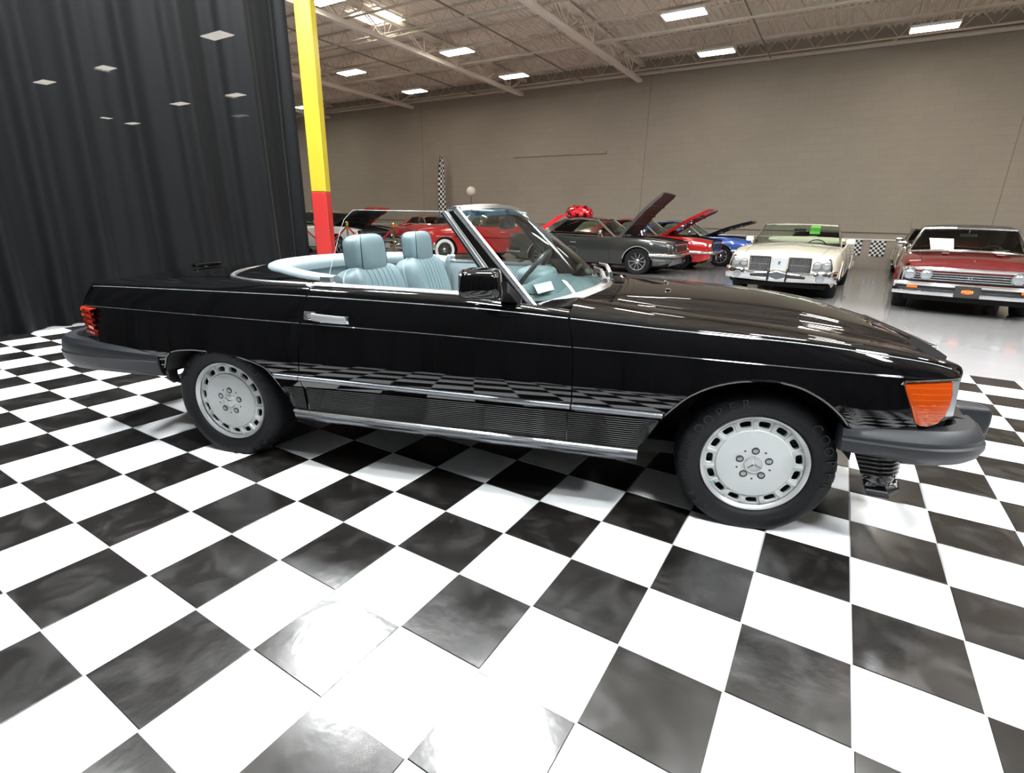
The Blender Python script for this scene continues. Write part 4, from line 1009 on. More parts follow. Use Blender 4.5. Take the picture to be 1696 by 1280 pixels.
wf = empty('wheel', (FW, -.724, HUB_Z), 0, car); wheel_parts(wf)
spots = [((RW, -.724, HUB_Z), 0, 78), ((FW, .724, HUB_Z), PI, 20), ((RW, .724, HUB_Z), PI, 200)]
for loc, rz, spin in spots:
    w2 = wf.copy(); col.objects.link(w2); w2.location = loc; w2.rotation_euler = (0, 0, rz)
    for ch in list(wf.children):
        c = ch.copy(); col.objects.link(c); c.parent = w2
        if not ch.name.startswith('tyre') or 'lettering' in ch.name: c.rotation_euler = (0, math.radians(spin), 0)

# ================================================================== THE PARKED CARS
for nm, c, mt in (('paint_cream', (0.74, 0.70, 0.58), 0), ('paint_maroon', (0.125, 0.006, 0.008), 0), ('paint_grey', (0.042, 0.046, 0.044), .4), ('paint_red', (0.42, 0.012, 0.012), 0), ('paint_orange_red', (0.55, 0.04, 0.018), 0), ('paint_blue', (0.045, 0.11, 0.42), .2), ('paint_white', (0.72, 0.72, 0.70), 0), ('paint_black2', (0.006, 0.006, 0.007), 0), ('paint_yellow', (0.70, 0.64, 0.45), 0)):
    mat(nm, c, 0.14, mt, 0.6)
mat('headlight_grey', (0.20, 0.20, 0.20), 0.35, 0.5)
mat('vinyl_black', (0.035, 0.033, 0.032), 0.45, bump=.2, bscale=120)
mat('interior_dark', (0.012, 0.012, 0.012), 0.7)
mat('interior_cream', (0.62, 0.60, 0.45), 0.5)
mat('interior_red', (0.32, 0.02, 0.02), 0.5)
mat('whitewall', (0.75, 0.75, 0.72), 0.5)
mat('grille_black', (0.012, 0.012, 0.013), 0.4)
mat('sold_green', (0.22, 0.75, 0.10), 0.6)
mat('ink', (0.02, 0.02, 0.02), 0.6)
mat('plate_black', (0.02, 0.02, 0.02), 0.5)
mat('logo_yellow', (0.85, 0.55, 0.03), 0.5)
mat('logo_red', (0.6, 0.03, 0.02), 0.5)
mat('bow_red', (0.62, 0.01, 0.025), 0.12, coat=.8)
mat('brass', (0.80, 0.52, 0.14), 0.18, 1.0)
mat('rope_red', (0.45, 0.01, 0.02), 0.6)
mat('globe_white', (0.80, 0.77, 0.70), 0.5)
mat('flag_white', (0.75, 0.75, 0.74), 0.7)
mat('flag_black', (0.012, 0.012, 0.012), 0.7)
mat('strip_white', (0.7, 0.69, 0.66), 0.6)
glassmat('car_glass', (0.62, 0.74, 0.66), 1.45)
glassmat('car_glass_dark', (0.22, 0.25, 0.23), 1.45)

def old_wheel(parent, x, yy, r, tw, style, hz=None):
    s_ = -1 if yy < 0 else 1; wq = empty('wheel', (x, yy, r-.012), 0, parent); o_ = s_
    t = MB(); rr = r*.64
    prof = [(rr, -tw*.42), (r*.80, -tw*.52), (r*.95, -tw*.47), (r, -tw*.34), (r, tw*.34), (r*.95, tw*.47), (r*.80, tw*.52), (rr, tw*.42)]
    rings = [[(p*math.cos(a), h_, max(p*math.sin(a), -(r-.012))) for a in np.linspace(0, 2*PI, 41)[:-1]] for p, h_ in prof]
    t.loft(rings, True, False); t.build('tyre', 'rubber', wq)
    if style == 'whitewall':
        m = MB(); m.lathe([(rr*1.02, o_*tw*.49), (rr*1.05, o_*(tw*.52+.004)), (r*.87, o_*(tw*.52+.003)), (r*.89, o_*tw*.48)], 40, 'y'); m.build('whitewall_band', 'whitewall', wq)
    m = MB(); h0 = tw*.40*o_
    m.lathe([(rr*1.01, h0-.05*o_), (rr*1.02, h0+.006*o_), (rr*.93, h0+.008*o_), (rr*.88, h0-.02*o_), (rr*.86, h0-.06*o_)], 40, 'y'); m.build('rim', 'chrome', wq)
    m = MB(); m.lathe([(rr*.9, h0-.07*o_), (.01, h0-.06*o_)], 30, 'y'); m.build('wheel_disc', 'wheel_dark', wq)
    m = MB()
    n = {'spoke10': 10, 'rally': 5, 'whitewall': 24, 'steel': 5}[style]
    for k in range(n):
        a = 2*PI*k/n; c_, s2_ = math.cos(a), math.sin(a); ww = {'spoke10': .016, 'rally': .03, 'whitewall': .005, 'steel': .04}[style]
        m.loft([[(q*c_-w_*s2_, h0+hh*o_, q*s2_+w_*c_) for w_, hh in ((-ww, -.03), (-ww*.7, .0), (ww*.7, .0), (ww, -.03))] for q in (rr*.2, rr*.9)], True, True)
    m.lathe([(rr*.26, h0-.03*o_), (rr*.25, h0+.012*o_), (rr*.12, h0+.022*o_), (.002, h0+.024*o_)], 20, 'y')
    m.build('spokes', 'satin_chrome', wq)
    return wq

def vintage(name, label, loc, heading, scale, P):
    rz = math.atan2(heading[1], heading[0]); root = empty(name, (loc[0], loc[1], -.003), rz); root.scale = (scale,)*3
    tag(root, label, 'car', P.get('group'))
    W = P['W']/2; xf, xr, wb = P['xf'], P['xr'], P['wb']; paint = P['paint']; R_ = P.get('r', .33); ra = R_+.055; rock = .24
    plan = curve([(xr, W*.84), (xr+.12, W*.93), (xr+.5, W*.985), (xr+1.2, W), (-.8, W), (xf-.6, W*.99), (xf-.2, W*.955), (xf-.05, W*P.get('nosew', .90)), (xf, W*P.get('nosew', .90)*.97)])
    belt = curve(P['belt']); cowl, xdeck = P['cowl'], P['deck']
    def lo(x):
        z = rock if xr+.35 < x < xf-.3 else lerp(rock, .34, min(1, max((xr+.35-x)/.35, (x-xf+.3)/.3)))
        for ax_ in (0, -wb):
            if abs(x-ax_) < ra: z = max(z, R_-.012+math.sqrt(ra*ra-(x-ax_)**2)*P.get('archk', .95))
        return z
    def sw(x, z):
        zt = belt(x); mid = lerp(rock, zt, P.get('waist', .55)); p = plan(x)
        if z > mid: return p*(1-.055*((z-mid)/(zt-mid))**2)
        return p*(1-.07*((mid-z)/(mid-rock))**2)
    xs = sorted(set([lerp(xr, xf, i/46) for i in range(47)] + [a+ra*math.sin(t) for a in (0, -wb) for t in np.linspace(-PI/2*.999, PI/2*.999, 17)] + [a+sg*(ra+.003) for a in (0, -wb) for sg in (-1, 1)]))
    eng = P.get('open')
    for s in SIDES:
        g = []
        for k in range(9): g.append([(x, sw(x, lerp(lo(x), belt(x), k/8)), lerp(lo(x), belt(x), k/8)) for x in xs])
        g.append([(x, sw(x, belt(x))-.018, belt(x)+.013) for x in xs]); g.append([(x, sw(x, belt(x))-.055, belt(x)+.018) for x in xs])
        s2(MB().grid(g), s).build('body_side', paint, root, ang=40)
        for ax_ in (0, -wb):
            m = MB(); m.tube([(ax_+ra*.985*math.cos(t), sw(ax_, .5)+.004, R_-.012+ra*.95*math.sin(t)) for t in np.linspace(.18, PI-.18, 16)], .011, 5); s2(m, s).build('arch_trim', 'chrome' if P.get('archtrim') else paint, root)
            m = MB(); m.grid([[(ax_+ra*1.02*math.cos(t), sw(ax_, .5)-d, R_-.012+ra*1.0*math.sin(t)) for t in np.linspace(0, PI, 14)] for d in (.01, .42)]); m.grid([[(ax_-ra, .45, z), (ax_+ra, .45, z)] for z in (.2, .75)]); s2(m, s).build('wheel_housing', 'underbody', root)
            old_wheel(root, ax_, s*(W-P.get('tw', .2)/2-.045), R_, P.get('tw', .2), P.get('wheel', 'rally'))
        for xd in P.get('doors', (cowl-.12, cowl-1.35)):
            m = MB(); m.tube([(xd, sw(xd, z)+.0005, z) for z in np.linspace(rock+.08, belt(xd), 8)], .004, 4); s2(m, s).build('door_gap', 'underbody', root)
        m = MB(); xh = cowl-1.22; m.tube([(xh, sw(xh, belt(xh)-.13)+.015, belt(xh)-.13), (xh+.17, sw(xh, belt(xh)-.13)+.015, belt(xh)-.13)], .012, 6); s2(m, s).build('door_handle', 'chrome', root)
        m = MB(); m.sell((cowl-.38, W*.99, belt(cowl)+.13), (.04, .085, .055), .6, .6, 14, 8); m.tube([(cowl-.36, W*.90, belt(cowl)+.01), (cowl-.37, W*.96, belt(cowl)+.1)], .014, 6); s2(m, s).build('side_mirror', P.get('mirror', 'chrome'), root)
    crown = P.get('crown', .035)
    def topz(x, t): return belt(x)+.018+crown*(1-t*t) + (P['bulge']*math.exp(-((t)/.28)**2) if P.get('bulge') else 0)
    def toph(xa, xb, n=16, edge=0, inw=1.0):
        tt = np.linspace(-1, 1, 25); q = []
        for i in range(n+1):
            x = lerp(xa, xb, i/n); q.append([(x, t*inw*(sw(x, belt(x))-.055), topz(x, t*inw) - (.03*((i/n-.86)/.14)**2 if edge and i/n > .86 else 0)) for t in tt])
        return q
    if not eng:
        hm = MB(); q = toph(cowl, xf, 20, 1); hm.grid(q); hd = hm.build('hood', paint, root, ang=30)
        for s in SIDES:
            m = MB(); m.tube([(x, .80*(sw(x, belt(x))-.055), topz(x, .80)+.001) for x in np.linspace(cowl, xf-.06, 12)], .0035, 4); s2(m, s).build('hood_gap', 'underbody', hd)
    else:
        for s in SIDES:
            m = MB(); m.grid([[(x, t*(sw(x, belt(x))-.055), topz(x, t)) for x in np.linspace(cowl, xf, 12)] for t in (1, .9, .80, .79)]); s2(m, s).build('fender_top', paint, root)
        m = MB(); m.grid([[(x, t*.80*(W-.1), topz(x, .8)-.02-.20*(1-t**8)) for x in np.linspace(cowl, xf-.03, 8)] for t in np.linspace(-1, 1, 15)])
        m.box((cowl+.25, -.24, .55), (cowl+.85, .24, .82), .03); m.lathe([(.17, .82), (.18, .86), (.1, .90), (.01, .905)], 20, 'z', (cowl+.55, 0, 0)); m.box((xf-.12, -.35, .5), (xf-.06, .35, .8)); m.build('engine_bay', 'underbody', root)
        q = toph(cowl, xf-.02, 14, 0, .80); ang = math.radians(eng); zc_ = topz(cowl, 0); q2 = [[(x, y_, z-.045 - (.03 if abs(y_) > .6 else 0)) for x, y_, z in r] for r in q]
        rot = lambda p: (cowl+(p[0]-cowl)*math.cos(ang)-(p[2]-zc_)*math.sin(ang), p[1], zc_+(p[0]-cowl)*math.sin(ang)+(p[2]-zc_)*math.cos(ang))
        m = MB(); m.grid([[rot(p) for p in r] for r in q]); hd = m.build('hood', paint, root, ang=40)
        m = MB(); m.grid([[rot(p) for p in r] for r in q2]); 
        for a, b_ in ((q[0], q2[0]), (q[-1], q2[-1])): m.grid([[rot(p) for p in a], [rot(p) for p in b_]])
        m.grid([[rot(r[0]) for r in q], [rot(r[0]) for r in q2]]); m.grid([[rot(r[-1]) for r in q], [rot(r[-1]) for r in q2]])
        for k in range(1, 4):
            i = k*3+1; m.tube([rot((p[0], p[1], p[2]-.012)) for p in q2[i]], .022, 4)
        m.build('hood_underside', P.get('under', paint), hd, ang=30)
        m = MB()
        for s in SIDES: m.tube([(cowl+.05, s*.62, zc_-.05), rot((cowl+.32, s*.62, zc_-.04))], .012, 5); m.tube([(cowl+.30, s*.62, zc_-.05), rot((cowl+.12, s*.62, zc_-.04))], .012, 5)
        m.build('hood_hinges', 'underbody', hd)
    dm = MB(); dm.grid(toph(xdeck, xr, 12, 1)); dm.build('trunk_lid', paint, root, ang=30)
    # nose and tail panels
    fz = P.get('facez', .40)
    m = MB(); m.grid([[(xf-(.0 if k else 0)-.012*k*.5, t*(sw(xf, belt(xf))-.02), lerp(topz(xf, t)-.03, fz, k/4)) for t in np.linspace(-1, 1, 21)] for k in range(5)]); m.build('nose_panel', P.get('nosemat', paint), root)
    m = MB(); m.grid([[(xr+.006*k, t*(sw(xr, belt(xr))-.02), lerp(topz(xr, t)-.03, .36, k/4)) for t in np.linspace(-1, 1, 15)] for k in range(5)]); m.build('tail_panel', paint, root)
    m = MB(); m.box((xr+.2, -W*.8, .2), (xf-.25, W*.8, .27)); m.build('underbody', 'underbody', root)
    # greenhouse
    rf = P['roof']; xa, za = cowl-.02, belt(cowl)+.02; xb, zb = rf['xb'], rf['zb']; bw, tw_ = W*.86, W*rf.get('tw', .66)
    tt = np.linspace(-1, 1, 21)
    ws = lambda t, k: (lerp(xa+.10*(1-t*t), xb+.05*(1-t*t), k), t*lerp(bw, tw_, k), lerp(topz(xa, t)-.0, zb+.015*(1-t*t), k))
    wo_ = MB().grid([[ws(t, k) for t in tt] for k in np.linspace(0, 1, 7)]).build('windshield', 'car_glass', root)
    m = MB(); m.tube([ws(t, 0) for t in tt] + [ws(1, k) for k in np.linspace(.1, 1, 6)] + [ws(t, 1) for t in tt[::-1]] + [ws(-1, k) for k in np.linspace(.9, .1, 6)], .021, 6, closed=True); m.build('windshield_frame', P.get('wsframe', 'chrome'), wo_)
    m = MB(); m.box((xb+.03, -.12, zb-.13), (xb+.05, .12, zb-.07), .01); m.tube([(xb+.04, 0, zb-.08), (xb+.06, 0, zb)], .008, 4); m.build('rear_view_mirror', 'chrome', wo_)
    if rf.get('hard', True):
        xc, zc2, xd = rf['xc'], rf['zc'], xdeck; rm = rf.get('mat', paint)
        roofz = curve([(xb, zb), (lerp(xb, xc, .4), max(zb, zc2)+.045), (xc, zc2)]) if xb < xc else None
        rz_ = lambda x: zb + (zc2-zb)*((xb-x)/(xb-xc)) + .05*math.sin(PI*min(1, max(0, (xb-x)/(xb-xc))))
        rg = [[(x+.05*(1-t*t)*(1 if x > lerp(xb, xc, .5) else -1)*abs((x-lerp(xb, xc, .5))/(xb-lerp(xb, xc, .5))), t*tw_, rz_(x)+.03*(1-t*t)-.02*max(0, abs(t)-.9)/.1) for t in tt] for x in np.linspace(xb, xc, 11)]
        rg = [[(p[0], p[1]*1.0, p[2]) for p in r] for r in rg]
        rm_ = MB().grid(rg); rm_.grid([[(p[0], p[1]*1.02, p[2]-.045) for p in r] for r in rg]); roof = rm_.build('roof', rm, root, ang=30)
        bz = lambda x: belt(x)+.02
        bl = lambda t, k: (lerp(xc-.05*(1-t*t), xd-.10*(1-t*t), k), t*lerp(tw_*.96, bw*.82, k), lerp(zc2+.01, topz(xd, t*.8), k))
        MB().grid([[bl(t, k) for t in tt] for k in np.linspace(0, 1, 6)]).build('rear_window', 'car_glass', root)
        for s in SIDES:
            A0 = Vector((xa-.03, bw, za)); A1 = Vector((xb-.02, tw_, zb-.02)); C1 = Vector((xc+rf.get('cw', .12), tw_, zc2-.0)); C0 = Vector((xd+rf.get('cbase', .55), bw, bz(xd+.5)))
            m = MB(); n = 8; m.grid([[tuple(A0.lerp(A1, k).lerp(C0.lerp(C1, k), u)) for u in np.linspace(0, 1, n)] for k in np.linspace(0, 1, 4)]); go = s2(m, s).build('side_window', 'car_glass', root)
            m = MB(); m.tube([tuple(A0), tuple(A1), tuple(A1.lerp(C1, .5)+Vector((0, .004, .035))), tuple(C1)], .020, 6); m.tube([tuple(A0+Vector((0, .01, -.01))), tuple(C0+Vector((0, .01, -.01)))], .011, 5); s2(m, s).build('window_trim', P.get('sidetrim', 'chrome'), go)
            m = MB(); vx = lerp(xa, xb, .5)-.24; v0 = A0+Vector((-.42, 0, 0)); m.tube([tuple(v0), tuple(A1.lerp(C1, .06))], .011, 5); s2(m, s).build('quarter_vent', 'chrome', go)
            E0 = Vector((xd, bw*.82, topz(xd, .7))); E1 = Vector((xc, tw_*.96, zc2)); m = MB(); m.grid([[tuple(C0.lerp(C1, k).lerp(E0.lerp(E1, k), u)+Vector((0, .0, 0))) for u in np.linspace(0, 1, 6)] for k in np.linspace(0, 1, 7)]); s2(m, s).build('rear_pillar', rm, root)
    im = P.get('interior', 'interior_dark')
    m = MB(); m.box((xdeck+.1, -W*.82, .35), (cowl-.3, W*.82, .40)); m.grid([[(x, t*W*.82, z) for t in np.linspace(-1, 1, 5)] for x, z in ((cowl-.02, belt(cowl)+.0), (cowl-.25, belt(cowl)+.025), (cowl-.32, belt(cowl)-.10), (cowl-.25, .4))]); dash = m.build('dashboard', P.get('dashmat', 'interior_dark'), root)
    m = MB(); m.tube([(cowl-.42+.05*math.cos(a), .36+.185*math.sin(a), belt(cowl)-.01+.16*math.cos(a)) for a in np.linspace(0, 2*PI, 25)[:-1]], .012, 5, closed=True); m.build('steering_wheel', 'interior_dark', dash)
    for s in SIDES:
        m = MB(); m.sell((cowl-1.05, s*.36, .62), (.10, .27, .30), .4, .4, 20, 10, R=Matrix.Rotation(math.radians(-14), 3, 'Y')); m.sell((cowl-.80, s*.36, .42), (.27, .27, .09), .4, .4, 20, 8); m.build('seat', im, root)
    m = MB(); m.sell((max(xdeck+.35, cowl-1.9), 0, .60), (.10, W*.72, .26), .4, .3, 24, 8, R=Matrix.Rotation(math.radians(-14), 3, 'Y')); m.build('rear_bench', im, root)
    # bumpers
    bb = P.get('bumper', dict(z=.44, h=.07, ov=.10)); 
    if bb:
        fp_ = [(xf-.55, W*.985), (xf-.25, W*.975), (xf-.02, W*.93), (xf+bb['ov']*.6, W*.80), (xf+bb['ov'], W*.5), (xf+bb['ov']*1.05, 0)]; full = fp_ + [(x, -q) for x, q in fp_[-2::-1]]; full = full[::-1]
        h_ = bb['h']; pr_ = [(-.03, -h_), (.012, -h_*1.0), (.035, -h_*.6), (.045, 0), (.035, h_*.6), (.012, h_), (-.03, h_)]
        m = MB(); m.sweep([(x, q, bb['z']) for x, q in full], [(-a, b_) for a, b_ in pr_] if False else pr_, True, True); 
        P['_fb'] = m.build('front_bumper', 'chrome', root, ang=50)
    rp_ = [(xr+.45, W*.985), (xr+.15, W*.96), (xr-.03, W*.88), (xr-.07, W*.5), (xr-.075, 0)]; m = MB(); m.sweep([(x, q, .45) for x, q in rp_ + [(x, -q) for x, q in rp_[-2::-1]]], [(-.03, -.06), (.03, -.05), (.04, 0), (.03, .05), (-.03, .06)], True, True); m.build('rear_bumper', 'chrome', root, ang=50)
    P['fascia'](root, xf, W, sw, topz)
    return root
def lamp(parent, x, y, z, r, ring='chrome'):
    h = empty('headlight', (x, y, z), 0, parent)
    m = MB(); m.lathe([(r*1.16, -.03), (r*1.18, .012), (r*1.08, .022), (r*.97, .012), (r*.96, -.005)], 28, 'x'); m.build('bezel', ring, h)
    m = MB(); m.lathe([(r*.98, -.002), (r*.8, .008), (r*.4, .015), (.001, .018)], 28, 'x'); m.build('lens', 'lamp_glass', h)
    return h

# ---- cream convertible
def fascia_cream(root, xf, W, sw, topz):
    for s in SIDES:
        m = MB(); m.box((xf-.02, .155, .50), (xf+.015, .52, .76), .012); gp = s2(m, s).build('grille', 'grille_black', root)
        for k in range(13):
            q = .185+k*.0258; m = MB(); m.box((xf+.012, q-.004, .515), (xf+.026, q+.004, .745)); s2(m, s).build('grille_bar', 'satin_chrome', gp, smooth=False)
        m = MB(); m.box((xf+.012, .17, .622), (xf+.028, .505, .634)); s2(m, s).build('grille_bar', 'satin_chrome', gp, smooth=False)
        m = MB(); m.tube([(xf+.02, q, z) for q, z in ((.15, .50), (.15, .765), (.525, .765), (.525, .50))], .009, 5, closed=True); s2(m, s).build('grille_surround', 'chrome', gp)
        m = MB(); m.box((xf-.05, .54, .535), (xf-.005, .845, .745), .015); hp = s2(m, s).build('headlight_panel', 'headlight_grey', root)
        for q in (.618, .765): lamp(root, xf+.004, s*q, .645, .062)
    m = MB(); m.loft([[(xf+.02, -.14, .745), (xf+.03, 0, .75), (xf+.02, .14, .745)], [(xf+.03, -.12, .60), (xf+.045, 0, .60), (xf+.03, .12, .60)], [(xf+.03, -.10, .50), (xf+.045, 0, .50), (xf+.03, .10, .50)]], False); ct = m.build('center_nose', 'alloy_lip', root)
    m = MB(); m.sell((xf+.045, 0, .65), (.006, .018, .045), .8, .8, 14, 8); m.build('emblem', 'chrome', ct)
    # deep one-piece bumper with slots and lamps
    m = MB(); P_ = []
    for t in np.linspace(-1, 1, 41):
        a = abs(t); xx = xf+.075-.10*a**4-.06*max(0, a-.9)/.1; zt = .505+.02*math.cos(t*PI*2)*.4+(.05 if a > .58 else 0)*min(1, (a-.58)/.06 if a > .58 else 0)+(.03*math.exp(-(t/.12)**2))
        y_ = t*W*.985; dz = .03*a
        P_.append([(xx-.09, y_, zt), (xx-.01, y_, zt-.005), (xx+.015, y_, zt-.04), (xx+.012, y_, .42), (xx, y_, .36+dz), (xx-.03, y_, .315+dz), (xx-.10, y_, .30+dz)])
    m.grid(P_); fb = m.build('front_bumper', 'chrome', root, ang=40)
    for s in SIDES:
        m = MB(); m.box((xf+.06, .17, .395), (xf+.092, .47, .445), .01); s2(m, s).build('air_slot', 'grille_black', fb)
        m = MB(); m.tube([(xf+.10, .155, .555), (xf+.118, .155, .52), (xf+.118, .155, .36), (xf+.095, .155, .325)], .015, 6); s2(m, s).build('bumper_guard', 'black_trim', fb)
        m = MB(); m.lathe([(.072, -.03), (.07, .02), (.058, .028), (.05, .01), (.002, .014)], 24, 'x', (xf+.068, .70, .415)); s2(m, s).build('fog_lamp', 'lamp_glass', fb)
    m = MB(); m.prism([(-.145, .47), (.145, .47), (.125, .40), (0, .36), (-.125, .40)], xf+.085, xf+.10, 'x'); m.build('plate_bracket', 'dark_strip', fb)
cream = vintage('convertible_car', 'cream convertible with split black grille and a green sold sign', (-1.00, 10.52), (-.06, -1), .885,
    dict(W=1.93, xf=.92, xr=-4.25, wb=2.845, paint='paint_cream', r=.335, belt=[(-4.25, .80), (-3.6, .90), (-2.8, .89), (-1.4, .88), (-.9, .90), (0, .88), (.5, .83), (.8, .785), (.92, .755)], cowl=-.62, deck=-2.75, crown=.05, bulge=.02, nosew=.93, facez=.45, archk=.97,
    roof=dict(xb=-1.12, zb=1.335, hard=False, tw=.72), interior='interior_cream', mirror='paint_cream', bumper=None, fascia=fascia_cream, wsframe='chrome', wheel='rally', tw=.22))
m = MB(); m.grid([[(-2.75+.1*math.sin(t*3), t*.80, 1.0+.05*math.sin(t*5+1)+.02*k) for t in np.linspace(-1, 1, 21)] for k in range(3)]); m.sell((-2.45, 0, 1.0), (.25, .82, .08), .6, .4, 30, 8); m.build('folded_top', 'interior_cream', cream)
sg = empty('sold_sign', (0, 0, 0)); tag(sg, 'green SOLD card hanging inside the cream convertible windshield', 'sign')
sg.location = cream.location; sg.rotation_euler = cream.rotation_euler; sg.scale = cream.scale
m = MB(); x_ = -1.02; poly = [(.06, .99), (.06, 1.12), (.09, 1.16), (.12, 1.14), (.155, 1.155), (.19, 1.14), (.22, 1.16), (.25, 1.12), (.25, .99)]
m.prism([(a+.13, b_+.17) for a, b_ in poly], x_-.002, x_+.002, 'x'); m.build('card', 'sold_green', sg, smooth=False)
t_ = text_mb('SOLD', .075, .001); m = MB(); m.add([(x_+.004+z,   .285+x, 1.24+y_) for x, y_, z in t_.v], t_.f); m.build('sold_lettering', 'ink', sg, smooth=False)

# ---- maroon coupe with vinyl roof
def fascia_maroon(root, xf, W, sw, topz):
    m = MB(); m.box((xf-.05, -W*.86, .52), (xf-.01, W*.86, .735)); gb = m.build('grille', 'grille_black', root, smooth=False)
    for z in (.55, .585, .62, .655): MB().box((xf-.012, -W*.80, z-.005), (xf+.012, W*.80, z+.005)).build('grille_bar', 'chrome', gb, smooth=False)
    m = MB(); m.sweep([(xf+.015-.03*abs(t)**3, t*W*.90, .722) for t in np.linspace(-1, 1, 21)], [(-.03, -.03), (.012, -.028), (.022, 0), (.012, .022), (-.03, .026)], True, True); m.build('hood_edge_trim', 'chrome', gb)
    m = MB()
    for s in SIDES: MB().box((xf-.03, s*W*.885-.012, .52), (xf+.008, s*W*.885+.012, .74)).build('grille_end_trim', 'chrome', gb)
    for s in SIDES:
        for q in (.545, .755): lamp(root, xf+.02, s*q, .625, .073)
    t_ = text_mb('SS', .075, .004); m = MB(); m.add([(xf+.02+z, x, .60+y_) for x, y_, z in t_.v], t_.f); m.build('badge', 'chrome', gb, smooth=False)
    for z, h_ in ((.485, .028), (.365, .050)):
        m = MB(); m.sweep([(xf+.10-.10*abs(t)**3, t*W*.985, z) for t in np.linspace(-1, 1, 31)], [(-.06, -h_), (.01, -h_), (.022, 0), (.01, h_), (-.06, h_)], True, True); fb = m.build('front_bumper', 'chrome', root, ang=40)
    m = MB(); m.sweep([(xf+.06-.09*abs(t)**3, t*W*.96, .43) for t in np.linspace(-1, 1, 21)], [(-.04, -.05), (.0, -.05), (.0, .05), (-.04, .05)], True, True); m.build('bumper_slot', 'grille_black', fb)
    for s in SIDES:
        MB().sweep([(xf-.01, s*W*.975, .43), (xf-.12, s*W*.99, .43), (xf-.45, s*W*.995, .43)], [(-.015, -.11), (.012, -.10), (.012, .07), (-.015, .08)], True, True).build('bumper_wrap', 'chrome', fb)
        m = MB(); m.box((xf+.0, .62, .415), (xf+.065, .76, .455), .005); s2(m, s).build('parking_lamp', 'lens_orange', fb)
    m = MB(); m.box((xf+.135, -.155, .315), (xf+.145, .155, .475), .004); pl_ = m.build('license_plate', 'plate_black', root)
    m = MB(); m.v = []; m.lathe([(.001, 0), (1, 0)], 32, 'x'); m.v = [(xf+.147, y_*.075, .405+z*.035) for x, y_, z in m.v]; m.build('plate_oval', 'logo_red', pl_, smooth=False)
    t_ = text_mb('MGM', .062, .001); m = MB(); m.add([(xf+.149+z, x, .405+y_) for x, y_, z in t_.v], t_.f); m.build('plate_lettering', 'logo_yellow', pl_, smooth=False)
    m = MB(); m.tube([(-.9, -W*.90, .95), (-.93, -W*.93, 1.52)], .003, 4); m.build('antenna', 'chrome', root)
    for s in SIDES:
        m = MB(); m.box((xf-.75, s*.34-.05, topz(xf-.75, .4)), (xf-.60, s*.34+.05, topz(xf-.7, .4)+.025), .01); m.build('hood_scoop', 'chrome', root)
        m = MB(); m.tube([(-.60, s*.25-.15, .945), (-.70, s*.25+.30, .985)], .008, 5); m.build('wiper', 'chrome', root)
    m = MB(); m.sell((xf-.02, 0, topz(xf-.1, 0)+.012), (.03, .012, .014), .8, .8, 10, 6); m.build('hood_ornament', 'chrome', root)
maroon = vintage('hardtop_coupe', 'maroon hardtop coupe with black vinyl roof and MGM front plate', (1.40, 10.14), (-.075, -1), .885,
    dict(W=1.90, xf=.90, xr=-4.15, wb=2.92, paint='paint_maroon', r=.335, belt=[(-4.15, .80), (-3.4, .88), (-2.6, .92), (-1.6, .88), (-.7, .90), (0, .885), (.6, .83), (.90, .775)], cowl=-.68, deck=-3.0, crown=.04, nosew=.95, facez=.45,
    roof=dict(xb=-1.22, zb=1.315, xc=-2.45, zc=1.33, tw=.70, mat='vinyl_black', cbase=.7), bumper=None, fascia=fascia_maroon, wheel='rally', tw=.22))

# ---- cars parked nose to the right, hoods up
def fascia_pony(chr_nose=True):
    def f(root, xf, W, sw, topz):
        m = MB(); m.prism([(-.52, .56), (.52, .56), (.56, .74), (-.56, .74)], xf-.04, xf+.004, 'x'); g = m.build('grille', 'grille_black', root, smooth=False)
        m = MB(); m.tube([(xf+.012, q, z) for q, z in ((-.53, .55), (.53, .55), (.575, .75), (-.575, .75))], .016, 5, closed=True); m.build('grille_surround', 'chrome', g)
        for s in SIDES:
            lamp(root, xf-.03, s*.70, .66, .085)
            m = MB(); m.tube([(xf+.004-.10*max(0, q-.76)/.1, q, z) for q, z in ((.585, .55), (.80, .56), (.86, .58), (.86, .74), (.80, .76), (.585, .76))], .013, 5, closed=True); s2(m, s).build('headlight_frame', 'chrome', root)
        m = MB(); m.grid([[(xf-.02-.03*k, t*W*.90, .42-.09*k) for t in np.linspace(-1, 1, 15)] for k in range(3)]); m.build('front_valance', root.children[0].data.materials[0].name, root)
    return f
PB = dict(z=.50, h=.042, ov=.09)
def pony(**k):
    d = dict(W=1.80, xf=.86, xr=-3.80, wb=2.74, r=.335, belt=[(-3.8, .86), (-3.2, .93), (-2.6, .92), (-1.6, .86), (-.7, .88), (0, .88), (.6, .83), (.86, .785)], cowl=-.62, deck=-3.15, crown=.03, nosew=.95, nosemat='grille_black', bumper=PB, fascia=fascia_pony(), wheel='spoke10', archtrim=True,
             roof=dict(xb=-1.20, zb=1.31, xc=-2.15, zc=1.30, tw=.66, cw=.10, cbase=.62)); d.update(k); return d
grey = vintage('fastback_coupe', 'dark grey fastback with raised hood and red bow on its roof', (-4.22, 12.72), (1, .02), .92, pony(paint='paint_grey', open=50, under='vinyl_black', interior='interior_dark'))
redp = vintage('coupe_car', 'red coupe with raised hood parked behind the dark grey fastback', (-3.80, 14.7), (1, .02), .92, pony(paint='paint_red', open=34, under='paint_red', interior='interior_dark'))
bluep = vintage('coupe_car', 'blue coupe with raised hood nearest the wall', (-3.15, 16.75), (1, .02), .90, pony(paint='paint_blue', open=23, under='paint_black2', interior='interior_dark'))
whitec = vintage('coupe_car', 'white coupe with raised hood behind the yellow and red column', (-13.3, 11.9), (1, -.02), .95, pony(paint='paint_white', open=24, under='underbody', wheel='rally', archtrim=False))
